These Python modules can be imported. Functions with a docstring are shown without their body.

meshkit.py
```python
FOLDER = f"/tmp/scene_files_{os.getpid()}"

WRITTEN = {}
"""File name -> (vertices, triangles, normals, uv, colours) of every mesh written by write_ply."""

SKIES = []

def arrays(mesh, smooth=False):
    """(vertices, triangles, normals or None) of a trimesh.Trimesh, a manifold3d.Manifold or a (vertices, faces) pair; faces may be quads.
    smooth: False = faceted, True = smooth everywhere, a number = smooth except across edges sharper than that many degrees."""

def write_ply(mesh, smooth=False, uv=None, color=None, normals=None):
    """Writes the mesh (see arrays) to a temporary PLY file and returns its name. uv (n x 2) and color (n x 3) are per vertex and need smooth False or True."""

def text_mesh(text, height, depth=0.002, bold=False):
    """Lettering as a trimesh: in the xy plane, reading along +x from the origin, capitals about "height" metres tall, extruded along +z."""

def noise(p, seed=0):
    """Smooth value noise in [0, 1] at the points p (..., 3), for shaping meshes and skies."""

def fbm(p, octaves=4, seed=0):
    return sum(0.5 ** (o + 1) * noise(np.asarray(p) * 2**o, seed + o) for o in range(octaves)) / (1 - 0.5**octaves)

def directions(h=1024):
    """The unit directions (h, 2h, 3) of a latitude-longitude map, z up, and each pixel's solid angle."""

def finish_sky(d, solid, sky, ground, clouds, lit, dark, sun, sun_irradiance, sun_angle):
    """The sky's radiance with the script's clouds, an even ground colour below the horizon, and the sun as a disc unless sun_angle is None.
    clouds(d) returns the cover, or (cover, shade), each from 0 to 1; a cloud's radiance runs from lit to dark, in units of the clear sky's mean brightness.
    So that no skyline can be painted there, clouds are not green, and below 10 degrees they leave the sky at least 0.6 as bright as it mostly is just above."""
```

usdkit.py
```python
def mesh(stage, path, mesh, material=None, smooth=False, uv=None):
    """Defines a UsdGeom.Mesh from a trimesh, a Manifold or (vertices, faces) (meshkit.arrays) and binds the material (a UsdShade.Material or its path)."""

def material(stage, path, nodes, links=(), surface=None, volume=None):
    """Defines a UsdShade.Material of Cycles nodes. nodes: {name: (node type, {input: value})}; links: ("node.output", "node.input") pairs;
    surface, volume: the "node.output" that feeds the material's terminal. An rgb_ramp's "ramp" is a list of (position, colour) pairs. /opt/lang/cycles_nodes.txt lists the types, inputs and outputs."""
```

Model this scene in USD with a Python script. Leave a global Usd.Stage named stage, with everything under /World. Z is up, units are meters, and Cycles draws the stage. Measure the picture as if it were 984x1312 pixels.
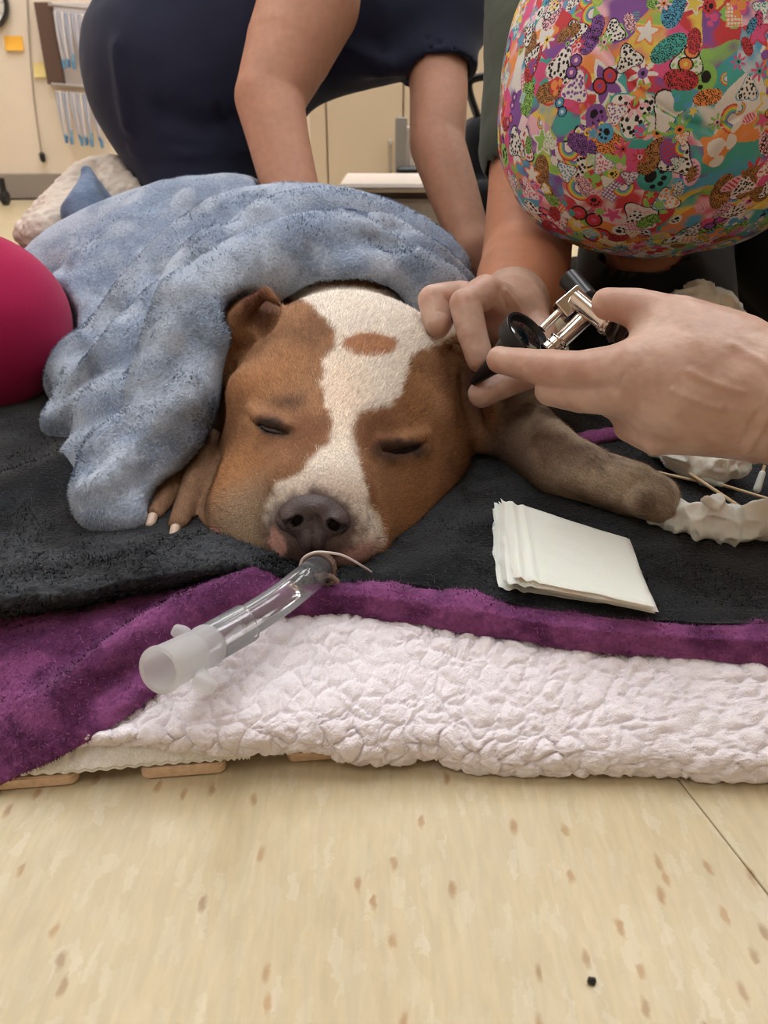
import math, numpy as np
import usdkit, meshkit
from pxr import Usd, UsdGeom, UsdShade, UsdLux, Sdf, Gf, Vt
from scipy.spatial import cKDTree

stage = Usd.Stage.CreateInMemory()
UsdGeom.SetStageUpAxis(stage, 'Z'); UsdGeom.SetStageMetersPerUnit(stage, 1.0)
UsdGeom.Xform.Define(stage, '/World')

# ------------------------------------------------------------------ camera, light, exposure
CAM = np.array([0.0, 0.0, 0.32]); TILT = math.radians(27.0); FPX = 1000.0     # phone held low above the floor
RT = np.array([1.0, 0, 0]); FW = np.array([0, math.cos(TILT), -math.sin(TILT)]); UP = np.array([0, math.sin(TILT), math.cos(TILT)])
cam = UsdGeom.Camera.Define(stage, '/World/camera')
cam.CreateHorizontalApertureAttr(24.6); cam.CreateVerticalApertureAttr(32.8)
cam.CreateFocalLengthAttr(24.6 * FPX / 984.0)
cam.CreateFStopAttr(24.6 * FPX / 984.0 / 2.2); cam.CreateFocusDistanceAttr(0.53)
cam.CreateClippingRangeAttr(Gf.Vec2f(0.02, 100.0))
cam.CreateExposureAttr(0.0)
m4 = np.eye(4); m4[0, :3], m4[1, :3], m4[2, :3], m4[3, :3] = RT, UP, -FW, CAM
cam.AddTransformOp().Set(Gf.Matrix4d(m4.tolist()))
LAMP = 8.4                         # radiance of the ceiling panels
LAMPS = [(-1.2, -0.7), (-0.7, 0.9), (0.7, 1.0), (-1.4, 2.1), (0.3, 2.6), (1.6, 1.9), (-1.0, 2.9), (1.3, 3.0)]  # the far corner pair is added to brighten the back wall
ROOM = dict(x0=-2.6, x1=2.6, y0=-2.4, y1=3.55, h=2.6)

# ------------------------------------------------------------------ helpers
def P(px, py, d):                   # a point at depth d along the lens axis
    return CAM + d * (FW + (px - 492.0) / FPX * RT + (656.0 - py) / FPX * UP)
def G(px, py, h):                   # a point at height h above the floor
    r = FW + (px - 492.0) / FPX * RT + (656.0 - py) / FPX * UP
    return CAM + (h - CAM[2]) / r[2] * r
def GA(pts):
    return np.array([G(*p) for p in pts])
def lin(c):
    c = np.asarray(c, float) / 255.0
    return np.where(c <= 0.04045, c / 12.92, ((c + 0.055) / 1.055) ** 2.4)
def sstep(x, a, b):
    t = np.clip((x - a) / (b - a), 0, 1); return t * t * (3 - 2 * t)
def unit(v):
    v = np.asarray(v, float); return v / (np.linalg.norm(v, axis=-1, keepdims=True) + 1e-12)
_names = set()
def numbered(parent, name):
    p, k = f'{parent}/{name}', 0
    while p in _names:
        k += 1; p = f'{parent}/{name}_{k:03d}'
    _names.add(p); return p
def tag(prim, label=None, cat=None, group=None, kind=None):
    for k, v in (('label', label), ('category', cat), ('group', group), ('kind', kind)):
        if v: prim.SetCustomDataByKey(k, v)
    return prim
def thing(name, label=None, cat=None, group=None, kind=None, loc=None, parent=None):
    x = UsdGeom.Xform.Define(stage, numbered(parent.GetPath().pathString if parent else '/World', name))
    if loc is not None: x.AddTranslateOp().Set(Gf.Vec3d(*map(float, loc)))
    return tag(x.GetPrim(), label, cat, group, kind)
def vnormals(V, F):
    n = np.zeros_like(V); c = np.cross(V[F[:, 1]] - V[F[:, 0]], V[F[:, 2]] - V[F[:, 0]])
    for k in range(3):
        for a in range(3): n[:, a] += np.bincount(F[:, k], c[:, a], len(V))
    return unit(n)
def tris(F):
    F = np.asarray(F, int)
    return np.vstack([F[:, [0, 1, 2]], F[:, [0, 2, 3]]]) if F.shape[1] == 4 else F
def put(name, parent, mesh, mat, col=None, smooth=True, normals=None, label=None, **kw):
    """One Mesh prim. mesh: (V, F) or trimesh/Manifold; col: linear rgb per vertex for the primvar Col."""
    path = numbered(parent.GetPath().pathString if parent else '/World', name)
    if isinstance(mesh, tuple):
        V, F = np.asarray(mesh[0], float), tris(mesh[1])
    else:
        V, F, _ = meshkit.arrays(mesh, False)
    if smooth is not True and smooth is not False and normals is None:
        V, F, normals = meshkit.arrays((V, F), smooth)
    elif smooth is True and normals is None:
        normals = vnormals(V, F)
    m = UsdGeom.Mesh.Define(stage, path)
    m.CreatePointsAttr(Vt.Vec3fArray.FromNumpy(np.ascontiguousarray(V, np.float32)))
    m.CreateFaceVertexCountsAttr(Vt.IntArray.FromNumpy(np.full(len(F), 3, np.int32)))
    m.CreateFaceVertexIndicesAttr(Vt.IntArray.FromNumpy(np.ascontiguousarray(F, np.int32).ravel()))
    m.CreateSubdivisionSchemeAttr('none')
    if normals is not None:
        m.CreateNormalsAttr(Vt.Vec3fArray.FromNumpy(np.ascontiguousarray(normals, np.float32))); m.SetNormalsInterpolation('vertex')
    if col is not None:
        col = np.broadcast_to(np.asarray(col, np.float32), (len(V), 3))
        UsdGeom.PrimvarsAPI(m).CreatePrimvar('Col', Sdf.ValueTypeNames.Color3fArray, 'vertex').Set(Vt.Vec3fArray.FromNumpy(np.ascontiguousarray(col, np.float32)))
    UsdShade.MaterialBindingAPI.Apply(m.GetPrim()).Bind(mat)
    return tag(m.GetPrim(), label, **kw)

# ------------------------------------------------------------------ implicit modelling
class Sdf3:
    """Smoothly joined and carved round cones, ellipsoids and rounded boxes, meshed by surface nets into one closed surface."""
    def __init__(s): s.ops = []
    def cone(s, a, b, ra, rb, k=0.01, cut=False):
        a, b = np.asarray(a, np.float32), np.asarray(b, np.float32); ab = b - a; l2 = float(ab @ ab) + 1e-12
        def f(p):
            q = p - a; t = np.clip(q @ ab / l2, 0, 1)
            q = q - t[:, None] * ab
            return np.sqrt((q * q).sum(1)) - (ra + (rb - ra) * t)
        s.ops.append((f, k, cut)); return s
    def chain(s, pts, rs, k=0.01, cut=False):
        pts = [np.asarray(p, np.float32) for p in pts]; rs = np.broadcast_to(rs, len(pts))
        fs = []
        for i in range(len(pts) - 1):
            o = Sdf3(); o.cone(pts[i], pts[i + 1], rs[i], rs[i + 1]); fs.append(o.ops[0][0])
        def f(p):
            d = fs[0](p)
            for g in fs[1:]: d = np.minimum(d, g(p))
            return d
        s.ops.append((f, k, cut)); return s
    def ell(s, c, r, axes=None, k=0.01, cut=False):
        c = np.asarray(c, np.float32); r = np.asarray(r, np.float32); A = np.eye(3, dtype=np.float32) if axes is None else np.asarray(axes, np.float32)
        def f(p):
            q = ((p - c) @ A) / r; k0 = np.sqrt((q * q).sum(1)); q = q / r; k1 = np.sqrt((q * q).sum(1)) + 1e-9
            return k0 * (k0 - 1) / k1
        s.ops.append((f, k, cut)); return s
    def ellP(s, px, py, d, rx, ry, rz, rot=0, tilt=0, turn=0, k=0.01, cut=False):
        """rx, ry given as seen at depth d; rot turns clockwise in view, tilt about the view's right axis, turn about its up axis."""
        return s.ell(P(px, py, d), (rx * d / FPX, ry * d / FPX, rz), view_axes(rot, tilt, turn), k, cut)
    def box(s, c, half, axes=None, rad=0.004, k=0.002, cut=False):
        c = np.asarray(c, np.float32); half = np.asarray(half, np.float32) - rad; A = np.eye(3, dtype=np.float32) if axes is None else np.asarray(axes, np.float32)
        def f(p):
            q = np.abs((p - c) @ A) - half
            return np.sqrt((np.maximum(q, 0) ** 2).sum(1)) + np.minimum(q.max(1), 0) - rad
        s.ops.append((f, k, cut)); return s
    def half(s, point, normal, k=0.004):                      # keeps what lies behind the plane
        pt, n = np.asarray(point, np.float32), unit(normal).astype(np.float32)
        s.ops.append((lambda p: -((p - pt) @ n), k, True)); return s
    def other(s, o, grow=0.0, k=0.002, cut=True):
        s.ops.append((lambda p: o(p) - grow, k, cut)); return s
    def __call__(s, p):
        p = np.asarray(p, np.float32); d = None
        for f, k, cut in s.ops:
            g = f(p)
            if d is None: d = g; continue
            if cut: d, g = -d, g
            h = np.maximum(k - np.abs(d - g), 0) / k
            d = np.minimum(d, g) - h * h * (k * 0.25)
            if cut: d = -d
        return d
    def mesh(s, lo, hi, h):
        lo = np.asarray(lo, np.float64); nc = np.ceil((np.asarray(hi) - lo) / (4 * h)).astype(int); n = nc * 4
        ax = [lo[i] + 4 * h * np.arange(nc[i] + 1) for i in range(3)]
        Dc = s(np.stack(np.meshgrid(*ax, indexing='ij'), -1).reshape(-1, 3)).reshape(nc + 1)
        mark = np.abs(Dc) < 8.5 * h
        near = np.zeros(nc, bool)
        for a in range(2):
            for b in range(2):
                for c in range(2): near |= mark[a:nc[0] + a, b:nc[1] + b, c:nc[2] + c]
        D = np.repeat(np.repeat(np.repeat(Dc, 4, 0), 4, 1), 4, 2)[:n[0] + 1, :n[1] + 1, :n[2] + 1].astype(np.float32)
        cells = np.argwhere(near); o = np.stack(np.meshgrid(*[np.arange(4)] * 3, indexing='ij'), -1).reshape(-1, 3)
        for part in np.array_split(cells, max(1, len(cells) // 8000)):
            ijk = (part[:, None] * 4 + o[None]).reshape(-1, 3)
            D[ijk[:, 0], ijk[:, 1], ijk[:, 2]] = s(lo + h * ijk)
        S = D < 0
        cnt = sum(S[a:n[0] + a, b:n[1] + b, c:n[2] + c].astype(np.int8) for a in range(2) for b in range(2) for c in range(2))
        C = np.argwhere((cnt > 0) & (cnt < 8)); idx = np.full(n, -1, np.int32); idx[C[:, 0], C[:, 1], C[:, 2]] = np.arange(len(C))
        acc = np.zeros((len(C), 3)); num = np.zeros(len(C))
        for axis in range(3):
            e = np.eye(3, dtype=int)[axis]; o1, o2 = [np.eye(3, dtype=int)[q] for q in range(3) if q != axis]
            for u in range(2):
                for v in range(2):
                    A = C + u * o1 + v * o2; Bq = A + e
                    da, db = D[A[:, 0], A[:, 1], A[:, 2]], D[Bq[:, 0], Bq[:, 1], Bq[:, 2]]
                    x = (da < 0) != (db < 0); t = np.where(x, da / np.where(x, da - db, 1), 0)
                    acc += x[:, None] * ((A - C) + t[:, None] * e); num += x
        V = lo + h * (C + acc / num[:, None])
        faces = []
        for axis in range(3):
            e = np.eye(3, dtype=int)[axis]; u, v = [np.eye(3, dtype=int)[(axis + q) % 3] for q in (1, 2)]
            sl0 = [slice(1, None)] * 3; sl0[axis] = slice(0, n[axis])
            a = S[tuple(slice(0 if i == axis else 1, n[i]) for i in range(3))]
            b = S[tuple(slice(1 if i == axis else 1, n[i] + 1 if i == axis else n[i]) for i in range(3))]
            E = np.argwhere(a != b); E = E + 1 - e
            flip = ~S[E[:, 0], E[:, 1], E[:, 2]]
            q = [idx[tuple((E - w).T)] for w in (0 * u, u, u + v, v)]
            Fq = np.stack(q, 1); Fq[flip] = Fq[flip][:, ::-1]
            faces.append(Fq)
        F = np.vstack(faces); F = F[(F >= 0).all(1)]
        return V, tris(F)
def view_axes(rot=0, tilt=0, turn=0):
    r, t, u = np.radians([rot, tilt, turn])
    X, Y, Z = RT, UP, FW
    X, Z = math.cos(u) * X + math.sin(u) * Z, -math.sin(u) * X + math.cos(u) * Z
    Y, Z = math.cos(t) * Y + math.sin(t) * Z, -math.sin(t) * Y + math.cos(t) * Z
    X, Y = math.cos(r) * X - math.sin(r) * Y, math.sin(r) * X + math.cos(r) * Y
    return np.stack([X, Y, Z], 1)
def catmull(pts, n):
    pts = np.asarray(pts, float); m = len(pts); t = np.linspace(0, m - 1, n); i = np.minimum(t.astype(int), m - 2); f = (t - i).reshape((-1,) + (1,) * (pts.ndim - 1))
    p = lambda k: pts[np.clip(k, 0, m - 1)]
    a, b, c, d = p(i - 1), p(i), p(i + 1), p(i + 2)
    return 0.5 * (2 * b + (c - a) * f + (2 * a - 5 * b + 4 * c - d) * f ** 2 + (3 * b - 3 * c + d - a) * f ** 3)
def loft(curves, nu, nv):
    """curves: list of control polylines with the same number of stations -> grid (nv, nu, 3) and triangles."""
    g = catmull(np.array([catmull(c, nu) for c in curves]), nv)
    return g
def gridfaces(nv, nu):
    i, j = np.meshgrid(np.arange(nv - 1), np.arange(nu - 1), indexing='ij'); a = (i * nu + j).ravel()
    return tris(np.stack([a, a + 1, a + nu + 1, a + nu], 1))
def pts_in_poly(xy, poly):
    x, y = xy[:, 0], xy[:, 1]; poly = np.asarray(poly, float); inside = np.zeros(len(xy), bool); j = len(poly) - 1
    for i in range(len(poly)):
        xi, yi, xj, yj = *poly[i], *poly[j]
        inside ^= ((yi > y) != (yj > y)) & (x < (xj - xi) * (y - yi) / (yj - yi + 1e-12) + xi); j = i
    return inside
def polydist(xy, poly, closed=True):
    poly = np.asarray(poly, float); q = np.roll(poly, -1, 0) if closed else poly[1:]; p = poly if closed else poly[:-1]
    d = np.full(len(xy), 1e9)
    for a, b in zip(p, q):
        ab = b - a; t = np.clip((xy - a) @ ab / (ab @ ab + 1e-12), 0, 1); d = np.minimum(d, np.linalg.norm(xy - a - t[:, None] * ab, axis=1))
    return d
def inside_soft(xy, poly, w):          # 1 inside, 0 outside, soft over w
    d = polydist(xy, poly); return sstep(np.where(pts_in_poly(xy, poly), d, -d), -w, w)
def worley(p, cell, seed=0, jitter=0.95):
    """F1, F2 distances (in cells) of scattered points."""
    rng = np.random.default_rng(seed); lo = p.min(0) - 2 * cell; n = np.ceil((p.max(0) + 2 * cell - lo) / cell).astype(int)
    flat = n[2] if len(n) == 3 else 1
    g = np.stack(np.meshgrid(*[np.arange(k) for k in n], indexing='ij'), -1).reshape(-1, len(n)) + 0.5
    g = lo + cell * (g + (rng.random(g.shape) - 0.5) * jitter)
    d, i = cKDTree(g).query(p, k=2); return d[:, 0] / cell, d[:, 1] / cell, i[:, 0]
def scatter(V, F, n, rng, weight=None):
    """n random points on the mesh: positions, barycentrics, face indices."""
    a = np.linalg.norm(np.cross(V[F[:, 1]] - V[F[:, 0]], V[F[:, 2]] - V[F[:, 0]]), axis=1)
    if weight is not None: a = a * weight[F].mean(1)
    f = np.searchsorted(np.cumsum(a), rng.random(n) * a.sum()); f = np.minimum(f, len(F) - 1)
    b = rng.random((n, 2)); b = np.where(b.sum(1, keepdims=True) > 1, 1 - b, b); b = np.stack([1 - b.sum(1), b[:, 0], b[:, 1]], 1)
    return (V[F[f]] * b[:, :, None]).sum(1), b, f
def blades(base, nrm, dirs, length, width, col, segs=2, bend=0.35, rng=None):
    """Hair as narrow tapering blades. dirs: the direction of growth; bend: how far the tip falls towards the skin."""
    n = len(base); length = np.broadcast_to(length, n)[:, None]; width = np.broadcast_to(width, n)[:, None]
    d = unit(dirs); s = unit(np.cross(d, nrm)); rows = []
    for k in range(segs):
        t = k / segs; w = width * (1 - 0.75 * t)
        c = base + d * length * t - nrm * length * bend * t * t
        rows += [c - s * w * 0.5, c + s * w * 0.5]
    rows.append(base + d * length - nrm * length * bend)
    V = np.stack(rows, 1).reshape(-1, 3); m = 2 * segs + 1
    f = []
    for k in range(segs - 1): f += [[2 * k, 2 * k + 1, 2 * k + 3], [2 * k, 2 * k + 3, 2 * k + 2]]
    f.append([2 * segs - 2, 2 * segs - 1, 2 * segs])
    F = (np.arange(n)[:, None, None] * m + np.array(f)[None]).reshape(-1, 3)
    return V, F, np.repeat(col, m, 0), np.repeat(nrm, m, 0)

# ------------------------------------------------------------------ materials
LK = '/World/Looks'
UsdGeom.Scope.Define(stage, LK)
def principled(name, color, rough=0.6, **kw):
    return usdkit.material(stage, f'{LK}/{name}', {'p': ('principled_bsdf', dict(base_color=lin(color), roughness=rough, **kw))}, [], surface='p.BSDF')
def vcol(name, rough=0.7, grain=0.0, scale=400.0, bump=0.0, bscale=600.0, **kw):
    """Colour from the mesh's own primvar, with a fine procedural grain and relief."""
    nodes = {'a': ('attribute', {'attribute': 'Col'}), 'p': ('principled_bsdf', dict(roughness=rough, **kw)), 'g': ('geometry', {})}
    links = []
    if grain:
        nodes |= {'n': ('noise_texture', {'scale': scale, 'detail': 3.0}), 'r': ('map_range', dict(from_min=0.3, from_max=0.7, to_min=1 - grain, to_max=1 + grain)), 'm': ('vector_math', {'math_type': 'multiply'})}
        links += [('g.position', 'n.vector'), ('n.fac', 'r.value'), ('a.color', 'm.vector1'), ('r.result', 'm.vector2'), ('m.vector', 'p.base_color')]
    else:
        links += [('a.color', 'p.base_color')]
    if bump:
        nodes |= {'bn': ('noise_texture', {'scale': bscale, 'detail': 3.0}), 'b': ('bump', {'strength': bump, 'distance': 0.002})}
        links += [('g.position', 'bn.vector'), ('bn.fac', 'b.height'), ('b.normal', 'p.normal')]
    return usdkit.material(stage, f'{LK}/{name}', nodes, links, surface='p.BSDF')
M = {}
M['fur'] = vcol('fur', 0.75, specular_ior_level=0.2)
M['hide'] = vcol('hide', 0.8, grain=0.25, scale=700.0, specular_ior_level=0.2)
M['nose'] = vcol('nose', 0.42, grain=0.25, scale=900.0, bump=0.5, bscale=900.0)
M['eye'] = principled('eye', (22, 14, 10), 0.12)
M['claw'] = principled('claw', (196, 170, 150), 0.4)
M['skin'] = vcol('skin', 0.55, grain=0.06, scale=120.0, bump=0.12, bscale=700.0, specular_ior_level=0.3, subsurface_weight=0.15, subsurface_scale=0.004)
M['cloth'] = vcol('cloth', 0.9, grain=0.12, scale=900.0, specular_ior_level=0.15, sheen_weight=0.1)
M['plush'] = vcol('plush', 0.95, grain=0.22, scale=420.0, bump=0.5, bscale=420.0, specular_ior_level=0.1, sheen_weight=0.25, sheen_roughness=0.4)
M['print'] = vcol('print', 0.7, grain=0.05, scale=900.0, specular_ior_level=0.25)
M['glove'] = vcol('glove', 0.42, grain=0.05, scale=150.0, bump=0.15, bscale=260.0, specular_ior_level=0.35, subsurface_weight=0.2, subsurface_scale=0.004)
M['black_plastic'] = principled('black_plastic', (20, 21, 24), 0.3)
M['dark_metal'] = principled('dark_metal', (60, 50, 44), 0.32, metallic=0.6)
M['chrome'] = principled('chrome', (215, 205, 198), 0.13, metallic=1.0)
M['lens'] = principled('lens', (8, 14, 20), 0.05, coat_weight=0.6)
M['white'] = principled('white', (236, 232, 222), 0.5)
M['birch'] = principled('birch', (206, 178, 140), 0.6)
M['cord'] = principled('cord', (128, 104, 92), 0.8)
M['string'] = principled('string', (214, 200, 194), 0.5)
M['clear'] = usdkit.material(stage, f'{LK}/clear_plastic', {'t': ('transparent_bsdf', {'color': (0.97, 0.975, 0.985)}), 'g': ('glossy_bsdf', {'roughness': 0.08, 'color': (1, 1, 1)}), 'fr': ('fresnel', {'IOR': 1.55}), 'x': ('mix_closure', {}), 'd': ('diffuse_bsdf', {'color': (0.75, 0.76, 0.8)}), 'y': ('mix_closure', {'fac': 0.10})}, [('fr.fac', 'x.fac'), ('t.BSDF', 'x.closure1'), ('g.BSDF', 'x.closure2'), ('x.closure', 'y.closure1'), ('d.BSDF', 'y.closure2')], surface='y.closure')
M['milky'] = usdkit.material(stage, f'{LK}/milky_plastic', {'t': ('transparent_bsdf', {'color': (0.95, 0.95, 0.96)}), 'l': ('translucent_bsdf', {'color': (0.85, 0.86, 0.87)}), 'p': ('principled_bsdf', dict(base_color=lin((226, 226, 228)), roughness=0.25)), 'x': ('mix_closure', {'fac': 0.45}), 'y': ('mix_closure', {'fac': 0.35})}, [('l.BSDF', 'x.closure1'), ('p.BSDF', 'x.closure2'), ('x.closure', 'y.closure1'), ('t.BSDF', 'y.closure2')], surface='y.closure')
M['whisk'] = principled('whisker', (70, 54, 44), 0.5)
M['sherpa'] = vcol('sherpa', 0.95, grain=0.04, scale=300.0, bump=0.5, bscale=1100.0, specular_ior_level=0.1)
M['gauze'] = usdkit.material(stage, f'{LK}/gauze', {'g': ('geometry', {}), 'w': ('noise_texture', {'scale': 1400.0, 'detail': 2.0}), 'b': ('bump', {'strength': 0.25, 'distance': 0.001}), 'p': ('principled_bsdf', dict(base_color=lin((236, 232, 222)), roughness=0.9, specular_ior_level=0.1, subsurface_weight=0.2, subsurface_scale=0.004))}, [('g.position', 'w.vector'), ('w.fac', 'b.height'), ('b.normal', 'p.normal')], surface='p.BSDF')
# ------------------------------------------------------------------ the room
from trimesh.creation import box as tbox
import trimesh
def boxm(lo, hi, bevel=0.0):
    lo, hi = np.asarray(lo, float), np.asarray(hi, float)
    if not bevel:
        b = tbox(hi - lo); b.apply_translation((lo + hi) / 2); return b
    import manifold3d as m3
    c = [[(x, y, z) for x in (lo[0], hi[0]) for y in (lo[1], hi[1]) for z in (lo[2], hi[2])]]
    pts = []
    for x in (0, 1):
        for y in (0, 1):
            for z in (0, 1):
                p = np.array([(lo, hi)[x][0], (lo, hi)[y][1], (lo, hi)[z][2]]); s = np.array([1 - 2 * x, 1 - 2 * y, 1 - 2 * z]) * bevel
                for a in range(3):
                    q = p + s; q[a] = p[a]; pts.append(q)
    return m3.Manifold.hull_points(np.array(pts))
wall_mat = usdkit.material(stage, f'{LK}/wall_paint', {'g': ('geometry', {}), 'n': ('noise_texture', {'scale': 6.0, 'detail': 2.0}), 'r': ('rgb_ramp', {'ramp': [(0.3, lin((233, 216, 196))), (0.7, lin((238, 222, 202)))]}), 'p': ('principled_bsdf', dict(roughness=0.6))}, [('g.position', 'n.vector'), ('n.fac', 'r.fac'), ('r.color', 'p.base_color')], surface='p.BSDF')
R_ = ROOM; T_ = 0.1
for nm, lo, hi in (('wall_back', (R_['x0'], R_['y1'], 0), (R_['x1'], R_['y1'] + T_, R_['h'])), ('wall_front', (R_['x0'], R_['y0'] - T_, 0), (R_['x1'], R_['y0'], R_['h'])),
                   ('wall_left', (R_['x0'] - T_, R_['y0'] - T_, 0), (R_['x0'], R_['y1'] + T_, R_['h'])), ('wall_right', (R_['x1'], R_['y0'] - T_, 0), (R_['x1'] + T_, R_['y1'] + T_, R_['h']))):
    put(nm, None, boxm(lo, hi), wall_mat, smooth=False, kind='structure')
put('ceiling', None, boxm((R_['x0'] - T_, R_['y0'] - T_, R_['h']), (R_['x1'] + T_, R_['y1'] + T_, R_['h'] + T_)), principled('ceiling_paint', (235, 230, 220), 0.8), smooth=False, kind='structure')
put('baseboard_back', None, boxm((R_['x0'] + 0.001, R_['y1'] - 0.012, 0.0005), (R_['x1'] - 0.001, R_['y1'] - 0.0005, 0.1), 0.004), principled('vinyl_base', (150, 140, 130), 0.5), smooth=False, kind='structure')
lamp_mat = usdkit.material(stage, f'{LK}/lamp_diffuser', {'e': ('emission', {'color': (0.94, 0.97, 1.0), 'strength': LAMP})}, [], surface='e.emission')
frame_mat = principled('lamp_frame', (225, 225, 222), 0.5)
for i, (x, y) in enumerate(LAMPS):
    c = thing('ceiling_light', 'flat white ceiling light panel ' + ('nearest the left wall at the front', 'above the dog on the left', 'above the dog on the right', 'at the back on the left', 'closest to the back wall', 'at the back on the right', 'added for brightness in the far left corner', 'added for brightness in the far right corner')[i], 'ceiling light', 'ceiling light panels', loc=(x, y, R_['h']))
    fr = [boxm((-0.31, -0.62, -0.03), (0.31, -0.6, -0.001)), boxm((-0.31, 0.6, -0.03), (0.31, 0.62, -0.001)), boxm((-0.31, -0.6, -0.03), (-0.29, 0.6, -0.001)), boxm((0.29, -0.6, -0.03), (0.31, 0.6, -0.001))]
    put('frame', c, trimesh.util.concatenate(fr), frame_mat, smooth=False)
    put('diffuser', c, boxm((-0.289, -0.599, -0.02), (0.289, 0.599, -0.01)), lamp_mat, smooth=False)

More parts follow.
